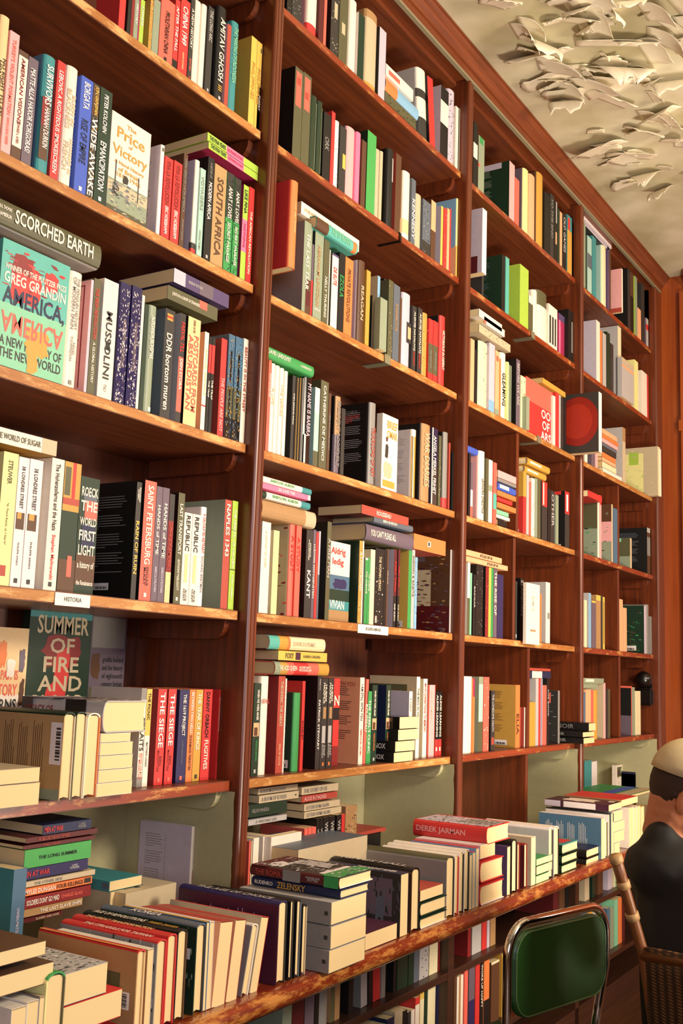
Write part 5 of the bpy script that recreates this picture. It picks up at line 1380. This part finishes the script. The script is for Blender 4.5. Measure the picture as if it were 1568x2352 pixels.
# ------------------------------------------------------------------ black device on the far upright
P = atX(1484, 1570, 3.44-UW)
t = thing('wall_speaker', 'small black device with glossy round dome, fixed inside far bay, lowest wall shelf', 'speaker', (3.44-UW-.001, P.y+.0, P.z))
MB = pmat('black_plastic', '121010', .3, 0, .4)
bm = bmesh.new(); bmesh.ops.create_uvsphere(bm, u_segments=24, v_segments=16, radius=.042); link('dome', bm, MB, t, Matrix.Translation((-.045, 0, .02)), True)
bm = bmesh.new(); bx(bm, (-.05, -.042, -.11), (-.004, .04, -.022)); bmesh.ops.bevel(bm, geom=bm.edges[:], offset=.01, segments=3, affect='EDGES'); link('body', bm, MB, t)
box('mounting_plate', (-.006, -.03, -.1), (0, .03, .02), MB, t)
# ------------------------------------------------------------------ peeling paint
bm = bmesh.new(); rnd = random.Random(3)
cl = [(540,30,1.3),(760,70,1),(650,190,1.3),(600,340,1.3),(490,210,1),(1000,200,1.8),(1200,300,1.6),(1280,400,1.8),(1240,480,1.4),(1480,380,1.2),(1050,40,1.4),(1180,60,1.5),(1500,60,1.8),(1540,230,1.6),
      (880,480,1.1),(760,430,1.4),(1000,520,1.3),(1420,560,1.3),(1450,600,1.),(1500,660,1.),(1060,740,1.1),(1130,830,1.3),(1200,850,1.3),(1300,840,1.1),(1190,980,1.4),(1340,870,1.2),(1400,900,1.2),(1480,980,1.1),
      (1500,740,1.),(1250,740,1.),(860,160,.8),(1340,130,1.),(1420,200,1.),(1110,330,1.),(700,350,1.2),(820,520,.9),(1380,330,1.3),(1320,40,1.4),(900,30,1.2),(1090,130,1.),(930,380,.8),(1220,130,1.)]
def flake(x, y, s, az):
    n, mm = 9, 8; L = s*rnd.uniform(.5, 1.15); W = s*rnd.uniform(.5, 1.1); curl = rnd.uniform(1.2, 3.4); drop = rnd.uniform(.15, .8)
    jag = [rnd.uniform(.7, 1.) for _ in range(mm+1)]; tip = rnd.random() < .4
    ca, sa = math.cos(az), math.sin(az); G = []
    for i in range(n+1):
        t_ = i/n; R = L/curl; an = curl*t_
        for_ = []
        for j in range(mm+1):
            u = j/mm-.5; tt = t_*jag[j]; a2 = curl*tt*.8
            d = (R*math.sin(a2))*(.8)+tt*L*.25; z = -(R*(1-math.cos(a2))*.75*drop+tt*L*.3*drop)-.0008
            ww = W*(1-(.75*t_ if tip else .1*t_)); v = u*ww
            lx = d; ly = v+.006*math.sin(9*u+6*t_)
            for_.append(bm.verts.new((x+ca*lx-sa*ly, y+sa*lx+ca*ly, CEIL+z-abs(u)*rnd.uniform(0, .004))))
        G.append(for_)
    for i in range(n):
        for j in range(mm): bm.faces.new((G[i][j], G[i][j+1], G[i+1][j+1], G[i+1][j])).material_index = 0
for u, v, s in cl:
    P = atZ(900+u/2.347, v/2.347, CEIL); sc = .145*s
    for k in range(2):
        flake(P.x+rnd.gauss(0, .06*s), min(P.y+rnd.gauss(0, .04*s), -.22), sc*rnd.uniform(.5, 1.3), math.pi*rnd.uniform(.85, 1.6))
for _ in range(70):
    flake(rnd.uniform(-2.2, 3.1), rnd.uniform(-3.2, -.9), .1*rnd.uniform(.5, 1.4), rnd.uniform(2.4, 5.5))
o = link('peeling_paint', bm, pmat('paint_flake', 'e8dfc6', .7), smooth=True)
sm = o.modifiers.new('thickness', 'SOLIDIFY'); sm.thickness = .0012
o['kind'] = 'stuff'; o['label'] = 'curled flakes of pale paint peeling off the ceiling'; o['category'] = 'peeling paint'
# ------------------------------------------------------------------ green chair
pl = atD(1180, 2124, 2.60); pr_ = atD(1378, 2098, 2.86); zt = pl.z
ax = Vector((pr_.x-pl.x, pr_.y-pl.y, 0)); Wc = ax.length+.05; ax.normalize(); nf = Vector((-ax.y, ax.x, 0))     # nf: the way the sitter faces
cx = (pl+pr_)/2; O = Vector((cx.x, cx.y, 0))
t = thing('metal_chair', 'green backed chair with chromed tube frame drawn up to the counter', 'chair', (O.x, O.y, 0))
t.rotation_euler = (0, 0, math.atan2(ax.y, ax.x)); H = zt
CH = pmat('chrome', 'd8d4d0', .12, 1.); GV = pmat('green_vinyl', '1d4518', .42)
hw = Wc/2; rc = .075
def arc(cx_, cz, r, a0, a1, n=8): return [(cx_+r*math.cos(a0+(a1-a0)*i/n), 0, cz+r*math.sin(a0+(a1-a0)*i/n)) for i in range(n+1)]
pts = [(-hw+.03, .03, .40), (-hw+.015, .012, .55), (-hw, 0, .65)]+arc(-hw+rc, H-rc, rc, math.pi, math.pi/2)+arc(hw-rc, H-rc, rc, math.pi/2, 0)+[(hw, 0, .65), (hw-.015, .012, .55), (hw-.03, .03, .40)]
bm = bmesh.new(); tube(bm, pts, .0115, 16); link('back_frame', bm, CH, t, smooth=True)
def rr(hw_, z0, z1, r, y, n=6):
    out = []
    for sx, sz, a0 in ((1, 1, 0), (-1, 1, math.pi/2), (-1, -1, math.pi), (1, -1, 1.5*math.pi)):
        for i in range(n+1):
            a = a0+math.pi/2*i/n; out.append((sx*(hw_-r)+r*math.cos(a), y, (z1-r if sz > 0 else z0+r)+r*math.sin(a)))
    return out
bm = bmesh.new(); zb0, zb1 = H-.222, H-.017
A = [(rr(hw-.016-d, zb0+d, zb1-d, .06, y)) for d, y in ((0, -.004), (0, .006), (.006, .014))]; A.insert(0, rr(hw-.022, zb0+.006, zb1-.006, .055, -.012))
RG = [[bm.verts.new(p) for p in a] for a in A]; n = len(RG[0])
for a, b in zip(RG, RG[1:]):
    for i in range(n): bm.faces.new((a[i], a[(i+1) % n], b[(i+1) % n], b[i]))
bm.faces.new(RG[0]); bm.faces.new(RG[-1][::-1]); link('backrest', bm, GV, t)
bm = bmesh.new(); tube(bm, rr(hw-.02, zb0+.004, zb1-.004, .057, -.0125), .002, 6, True); link('piping', bm, pmat('piping_green', '4a6a3a', .35), t)
bm = bmesh.new(); bx(bm, (-hw+.0, .03, .385), (hw-.0, .36, .425)); bmesh.ops.bevel(bm, geom=bm.edges[:], offset=.018, segments=4, affect='EDGES'); link('seat', bm, GV, t)
for sx in (-1, 1):
    for y0, y1 in ((.06, .0), (.32, .36)):
        bm = bmesh.new(); tube(bm, [(sx*(hw-.03), y0, .39), (sx*(hw-.02), (y0+y1)/2, .22), (sx*(hw-.005), y1, .012)], .0105, 12); lg = link('leg', bm, CH, t, smooth=True)
        bm = bmesh.new(); tube(bm, [(sx*(hw-.005), y1, 0), (sx*(hw-.006), y1, .022)], .014, 12); link('rubber_foot', bm, MB, lg)
# ------------------------------------------------------------------ rattan chair
tp, bt = atD(1413, 1968, 2.36), atD(1478, 2195, 2.36)
t = thing('rattan_chair', 'brown rattan armchair with woven back under the seated person in black', 'chair', (0, 0, 0))
RA = pmat('rattan_cane', '7a4a26', .4); 
def weave():
    M = bpy.data.materials.new('rattan_weave'); M.use_nodes = True; nt = M.node_tree; b = nt.nodes['Principled BSDF']; L = nt.links.new
    tc = nt.nodes.new('ShaderNodeTexCoord'); w1 = nt.nodes.new('ShaderNodeTexWave'); w1.bands_direction = 'Z'; w1.inputs['Scale'].default_value = 45; w1.inputs['Distortion'].default_value = .6
    w2 = nt.nodes.new('ShaderNodeTexWave'); w2.bands_direction = 'Y'; w2.inputs['Scale'].default_value = 14
    mt = nt.nodes.new('ShaderNodeMath'); mt.operation = 'MULTIPLY'; r = nt.nodes.new('ShaderNodeValToRGB')
    r.color_ramp.elements[0].color = s2l('2a190c'); r.color_ramp.elements[1].color = s2l('8a5f38'); bp = nt.nodes.new('ShaderNodeBump'); bp.inputs['Strength'].default_value = .8
    for w_ in (w1, w2): L(tc.outputs['Object'], w_.inputs['Vector'])
    L(w1.outputs['Fac'], mt.inputs[0]); L(w2.outputs['Fac'], mt.inputs[1]); L(mt.outputs[0], r.inputs['Fac']); L(r.outputs['Color'], b.inputs['Base Color'])
    L(mt.outputs[0], bp.inputs['Height']); L(bp.outputs['Normal'], b.inputs['Normal']); b.inputs['Roughness'].default_value = .6; return M
WV = weave()
dv = bt-tp; back_b = tp+dv*((tp.z-.42)/(tp.z-bt.z)) if abs(dv.z) > 1e-6 else bt
ac = Vector((-.47, -.88, 0)).normalized(); wid = .50                # across the chair, towards the room
fwd = Vector((.88, -.47, 0))
bb = Vector((tp.x+.13, tp.y-.06, .44))
for k in (0, 1):
    off = ac*wid*k
    bm = bmesh.new(); p0 = tp+off; p1 = bt+off; p2 = bb+off+fwd*.02
    tube(bm, [p0, p0*.75+p1*.25, p0*.25+p1*.75, p1, p2, Vector((p2.x-.02, p2.y, .01))], [.013, .0125, .0125, .0125, .014, .014], 12); link('back_post', bm, RA, t, smooth=True)
    for q in (0.02, .28, .6):
        bm = bmesh.new(); c = p0+(p1-p0)*q; tube(bm, [c-(p1-p0).normalized()*.008, c+(p1-p0).normalized()*.008], .0152, 12); link('binding', bm, pmat('rattan_binding', 'b08a58', .5), t, smooth=True)
    bm = bmesh.new(); f0 = p2+fwd*.46; tube(bm, [Vector((f0.x, f0.y, .01)), Vector((f0.x, f0.y, .43)), Vector((f0.x, f0.y, .62)), f0+Vector((-.03, 0, .21)), f0+Vector((-.25, 0, .24)), p2+Vector((-.03, 0, .24))], .015, 10); link('arm', bm, RA, t, smooth=True)
bm = bmesh.new(); tube(bm, [bt, bt+ac*wid*.5-fwd*.04+Vector((0, 0, .04)), bt+ac*wid], .013, 10); link('top_rail', bm, RA, t, smooth=True)
bm = bmesh.new(); s0 = Vector((bb.x, bb.y, .40)); pts = [s0, s0+ac*wid, s0+ac*wid+fwd*.48, s0+fwd*.48]
V = [bm.verts.new(p) for p in pts]+[bm.verts.new(p+Vector((0, 0, .035))) for p in pts]
for f in ((0, 3, 2, 1), (4, 5, 6, 7), (0, 1, 5, 4), (1, 2, 6, 5), (2, 3, 7, 6), (3, 0, 4, 7)): bm.faces.new([V[i] for i in f])
link('seat', bm, WV, t)
bm = bmesh.new()                                   # woven back, lower part, following the posts
N = 14; g = []
for i in range(N+1):
    a = i/N; rowv = []
    for j in range(9):
        q = j/8; top = bt+Vector((0, 0, .025*math.sin(math.pi*a)+.02)); bot = bb+Vector((0, 0, -.02))
        p = top*(1-q)+bot*q+ac*wid*a; rowv.append(bm.verts.new(p+fwd*(-.035*math.sin(math.pi*a))))
    g.append(rowv)
for i in range(N):
    for j in range(8): bm.faces.new((g[i][j], g[i+1][j], g[i+1][j+1], g[i][j+1]))
o = link('woven_back', bm, WV, t, smooth=True); sm = o.modifiers.new('thickness', 'SOLIDIFY'); sm.thickness = .008
# ------------------------------------------------------------------ seated person
HC = atD(1590, 1828, 2.56)                        # centre of the head
_b = bmesh.new(); bmesh.ops.create_icosphere(_b, subdivisions=2, radius=1); BV = [v.co.copy() for v in _b.verts]; BF = [tuple(v.index for v in f.verts) for f in _b.faces]; _b.free()
def ball(bm, c, r, ax3=None):                      # one closed ellipsoid; r = (forward, side, up)
    A, B, U3 = ax3 or (f2, l2, Vector((0, 0, 1)))
    M = Matrix.Translation(c) @ Matrix(((A.x, B.x, U3.x, 0), (A.y, B.y, U3.y, 0), (A.z, B.z, U3.z, 0), (0, 0, 0, 1))) @ Matrix.Diagonal((*r, 1))
    V = [bm.verts.new(M @ v) for v in BV]
    for f in BF: bm.faces.new([V[i] for i in f])
def union(name, segs, vox, mat, parent, extra=(), smooth=3):   # tapered limbs grown together into one continuous surface
    bm = bmesh.new()
    for p0, r0, p1, r1 in segs:
        r0 = r0 if isinstance(r0, tuple) else (r0,)*3; r1 = r1 if isinstance(r1, tuple) else (r1,)*3
        n = max(2, int((p1-p0).length/(min(min(r0), min(r1))*.4)))
        for i in range(n+1):
            t = i/n; ball(bm, p0.lerp(p1, t), tuple(a_*(1-t)+b_*t for a_, b_ in zip(r0, r1)))
    for f in extra: f(bm)
    me = bpy.data.meshes.new(name); bm.to_mesh(me); bm.free(); me.materials.append(mat); o = bpy.data.objects.new(name, me); C.objects.link(o)
    rm = o.modifiers.new('remesh', 'REMESH'); rm.mode = 'VOXEL'; rm.voxel_size = vox; rm.use_smooth_shade = True
    sm_ = o.modifiers.new('smooth', 'SMOOTH'); sm_.iterations = smooth; sm_.factor = .5
    bpy.context.view_layer.update(); m3 = bpy.data.meshes.new_from_object(o.evaluated_get(bpy.context.evaluated_depsgraph_get()))
    o.modifiers.clear(); o.data = m3; o.parent = parent
    if not m3.materials: m3.materials.append(mat)
    m3.polygons.foreach_set('use_smooth', [True]*len(m3.polygons)); return o
person = thing('person', 'seated person in black jacket and beige cap, bent to the right, beside the counter', 'person', (HC.x, HC.y, 0))
FD = Vector((.10, -.97, -.24)).normalized(); LT = Vector((0, 0, 1)).cross(FD).normalized(); UPH = FD.cross(LT).normalized()   # face direction, left side, head up
def Hd(f, l, u): return Vector((0, 0, HC.z))+FD*f+LT*l+UPH*u
SKIN = pmat('skin', 'c07850', .5)
f2 = Vector((.70, -.714, 0)).normalized(); l2 = Vector((0, 0, 1)).cross(f2)
def Bd(f, l, z): return Vector((0, 0, z))+f2*f+l2*l
nk = Hd(-.04, 0, -.10); zs = HC.z-.165
TB = Bd(-.025, 0, zs-.04)
segs = [(Bd(.03, 0, .50), (.12, .15, .1), Bd(.0, 0, .66), (.10, .13, .1)), (Bd(.0, 0, .66), (.10, .13, .1), TB, (.08, .13, .05)), (TB, (.07, .10, .05), nk, (.058, .056, .05)), (nk, .056, Hd(-.03, 0, -.02), .07)]
ARM = {}
for s in (1, -1):
    sh = Bd(-.01, s*.155, zs-.055); el = Bd(.08, s*.21, .68); wr = Bd(.27, s*.10, .645); ARM[s] = (sh, el, wr)
    segs += [(TB, .06, sh, .055), (sh, .05, el, .038), (el, .038, wr, .025)]
    pm = wr+f2*.05+Vector((0, 0, -.012)); segs.append((wr, (.024, .026, .018), pm, (.034, .038, .014)))
    for d, ln in ((-.028, .068), (-.010, .078), (.009, .073), (.026, .056)):
        q0 = pm+f2*.03+l2*d; q1 = q0+f2*ln*.5+Vector((0, 0, -.004)); q2 = q1+f2*ln*.42+Vector((0, 0, -.022)); segs += [(q0, .0088, q1, .0084), (q1, .0084, q2, .007)]
    q0 = wr+f2*.03-l2*s*.03; q1 = q0+f2*.03-l2*s*.024; segs += [(q0, .011, q1, .0095), (q1, .0095, q1+f2*.026-l2*s*.004, .008)]
    hp = Bd(.04, s*.09, .50); kn = Bd(.42, s*.13, .52); an = Bd(.41, s*.14, .09)
    segs += [(hp, .085, kn, .055), (kn, .055, an, .036), (an, .034, Bd(.52, s*.15, .035), .028)]
def ell(c, r, R=None):
    def f(bm):
        M = Matrix.Translation(c) @ Matrix(((FD.x, LT.x, UPH.x, 0), (FD.y, LT.y, UPH.y, 0), (FD.z, LT.z, UPH.z, 0), (0, 0, 0, 1))) @ Matrix.Diagonal((*r, 1))
        bmesh.ops.create_uvsphere(bm, u_segments=24, v_segments=16, radius=1, matrix=M)
    return f
ex = [ell(Hd(0, 0, .025), (.095, .074, .098)), ell(Hd(.045, 0, -.045), (.052, .052, .062)), ell(Hd(.062, 0, -.088), (.028, .03, .022)), ell(Hd(.1, 0, -.012), (.02, .013, .024)),
      ell(Hd(.108, 0, -.026), (.014, .016, .012)), ell(Hd(.088, 0, -.058), (.012, .024, .009)), ell(Hd(.086, 0, -.068), (.012, .02, .007)), ell(Hd(.082, 0, .028), (.02, .05, .012))]
for s in (1, -1): ex += [ell(Hd(-.004, s*.078, -.012), (.020, .009, .032)), ell(Hd(-.002, s*.082, .008), (.014, .007, .014))]
body = union('body', segs, .0048, SKIN, person, ex, 4)
for s in (1, -1):
    bm = bmesh.new(); ell(Hd(.085, s*.03, .005), (.012, .013, .012))(bm); link('eye', bm, pmat('eye_white', 'e8e0d8', .2), person, smooth=True)
    bm = bmesh.new(); ell(Hd(.096, s*.03, .004), (.004, .006, .006))(bm); link('iris', bm, pmat('iris', '2a1a10', .2), person, smooth=True)
HAIR = pmat('brown_hair', '3a2616', .8)
bm = bmesh.new()                                   # hair: a shell on the back and sides of the head, beard on the jaw
ell(Hd(-.012, 0, .018), (.094, .0795, .09))(bm); bmesh.ops.subdivide_edges(bm, edges=bm.edges[:], cuts=1, use_grid_fill=True)
ctr_ = Vector((0, 0, HC.z))
bmesh.ops.delete(bm, geom=[v for v in bm.verts if (v.co-ctr_).dot(FD) > .045 or (v.co-ctr_).dot(UPH) < -.045+1.0*max(0, (v.co-ctr_).dot(FD)+.06)], context='VERTS')
o = link('hair', bm, HAIR, person, smooth=True); o.modifiers.new('t', 'SOLIDIFY').thickness = .006
bm = bmesh.new(); ell(Hd(.043, 0, -.055), (.056, .0565, .058))(bm)
bmesh.ops.delete(bm, geom=[v for v in bm.verts if (v.co-Vector((0, 0, HC.z))).dot(UPH) > -.048 or (v.co-Vector((0, 0, HC.z))).dot(FD) < .02], context='VERTS')
o = link('beard', bm, pmat('beard_hair', '4a2c1a', .8), person, smooth=True)
CAPM = pmat('beige_cap_cloth', 'cdb98c', .8)
bm = bmesh.new(); ell(Hd(-.002, 0, .045), (.108, .089, .092))(bm)
bmesh.ops.delete(bm, geom=[v for v in bm.verts if (v.co-Vector((0, 0, HC.z))).dot(UPH) < .035+.12*min(0, 0)], context='VERTS')
bm2 = bm; N = 14; g = []
for i in range(N+1):
    a = math.pi*(i/N-.5)*.84; rowv = []
    for j in range(5):
        e = j/4*.065; rr_ = (.104+e*math.cos(a)**.5 if math.cos(a) > 0 else .104)
        rowv.append(bm.verts.new(Hd(rr_*math.cos(a), (.086)*math.sin(a), .042-.01*j/4-.015*(1-math.cos(a)) if False else .042-.008*j/4)))
    g.append(rowv)
for i in range(N):
    for j in range(4): bm.faces.new((g[i][j], g[i][j+1], g[i+1][j+1], g[i+1][j]))
cap = link('cap', bm, CAPM, person, smooth=True); cap.modifiers.new('t', 'SOLIDIFY').thickness = .0035
bm = bmesh.new(); c0 = Hd(-.002, 0, .137); tube(bm, [c0-UPH*.003, c0+UPH*.004], .006, 10); link('cap_button', bm, CAPM, cap, smooth=True)
JK = pmat('black_jacket_cloth', '14130f', .75)
js = [(Bd(.03, 0, .47), (.14, .17, .06), Bd(.0, 0, .66), (.125, .155, .08)), (Bd(.0, 0, .66), (.125, .155, .08), Bd(-.015, 0, zs-.06), (.12, .15, .06)),
      (Bd(-.02, 0, zs-.06), (.11, .13, .055), Bd(-.06, 0, HC.z-.165), (.11, .125, .075)),
      (Bd(-.085, 0, HC.z-.13), (.05, .07, .06), Bd(-.085, 0, HC.z-.10), (.036, .055, .045))]
for s in (1, -1): js.append((Bd(-.08, 0, HC.z-.115), (.042, .05, .045), Bd(-.03, s*.12, HC.z-.20), (.07, .07, .06)))
for s in (1, -1):
    sh, el, wr = ARM[s]; js += [(Bd(-.03, 0, zs-.03), .062, sh, .072), (sh, .072, el, .056), (el, .058, wr-f2*.02, .04)]
jacket = union('jacket', js, .009, JK, person, (), 14)
bm = bmesh.new(); ring = []
for k in range(20):
    a = -1.7+3.4*k/19; ring.append(nk+Vector((0, 0, -.05))+f2*(.060*math.cos(a)+.016)+l2*.06*math.sin(a)+Vector((0, 0, -.022*math.cos(a))))
tube(bm, ring, .009, 8); link('shirt_collar', bm, pmat('white_shirt', 'd8d0c0', .8), person, smooth=True)
ts_ = [(Bd(.02, -.05, .50), (.14, .13, .1), Bd(.02, .05, .50), (.14, .13, .1))]
for s in (1, -1): ts_ += [(Bd(.04, s*.09, .505), .105, Bd(.42, s*.13, .52), .075), (Bd(.42, s*.13, .52), .075, Bd(.41, s*.14, .10), .056)]
union('trousers', ts_, .010, pmat('dark_denim', '1c2230', .8), person)
for s in (1, -1):
    bm = bmesh.new(); c = Bd(.48, s*.148, .035); M = Matrix.Translation(c) @ Matrix.Rotation(math.atan2(f2.y, f2.x), 4, 'Z') @ Matrix.Diagonal((.135, .05, .045, 1))
    bmesh.ops.create_uvsphere(bm, u_segments=20, v_segments=12, radius=1, matrix=M)
    for v in bm.verts: v.co.z = max(v.co.z, .001)
    link('shoe', bm, pmat('dark_shoe', '241a14', .4), person, smooth=True)
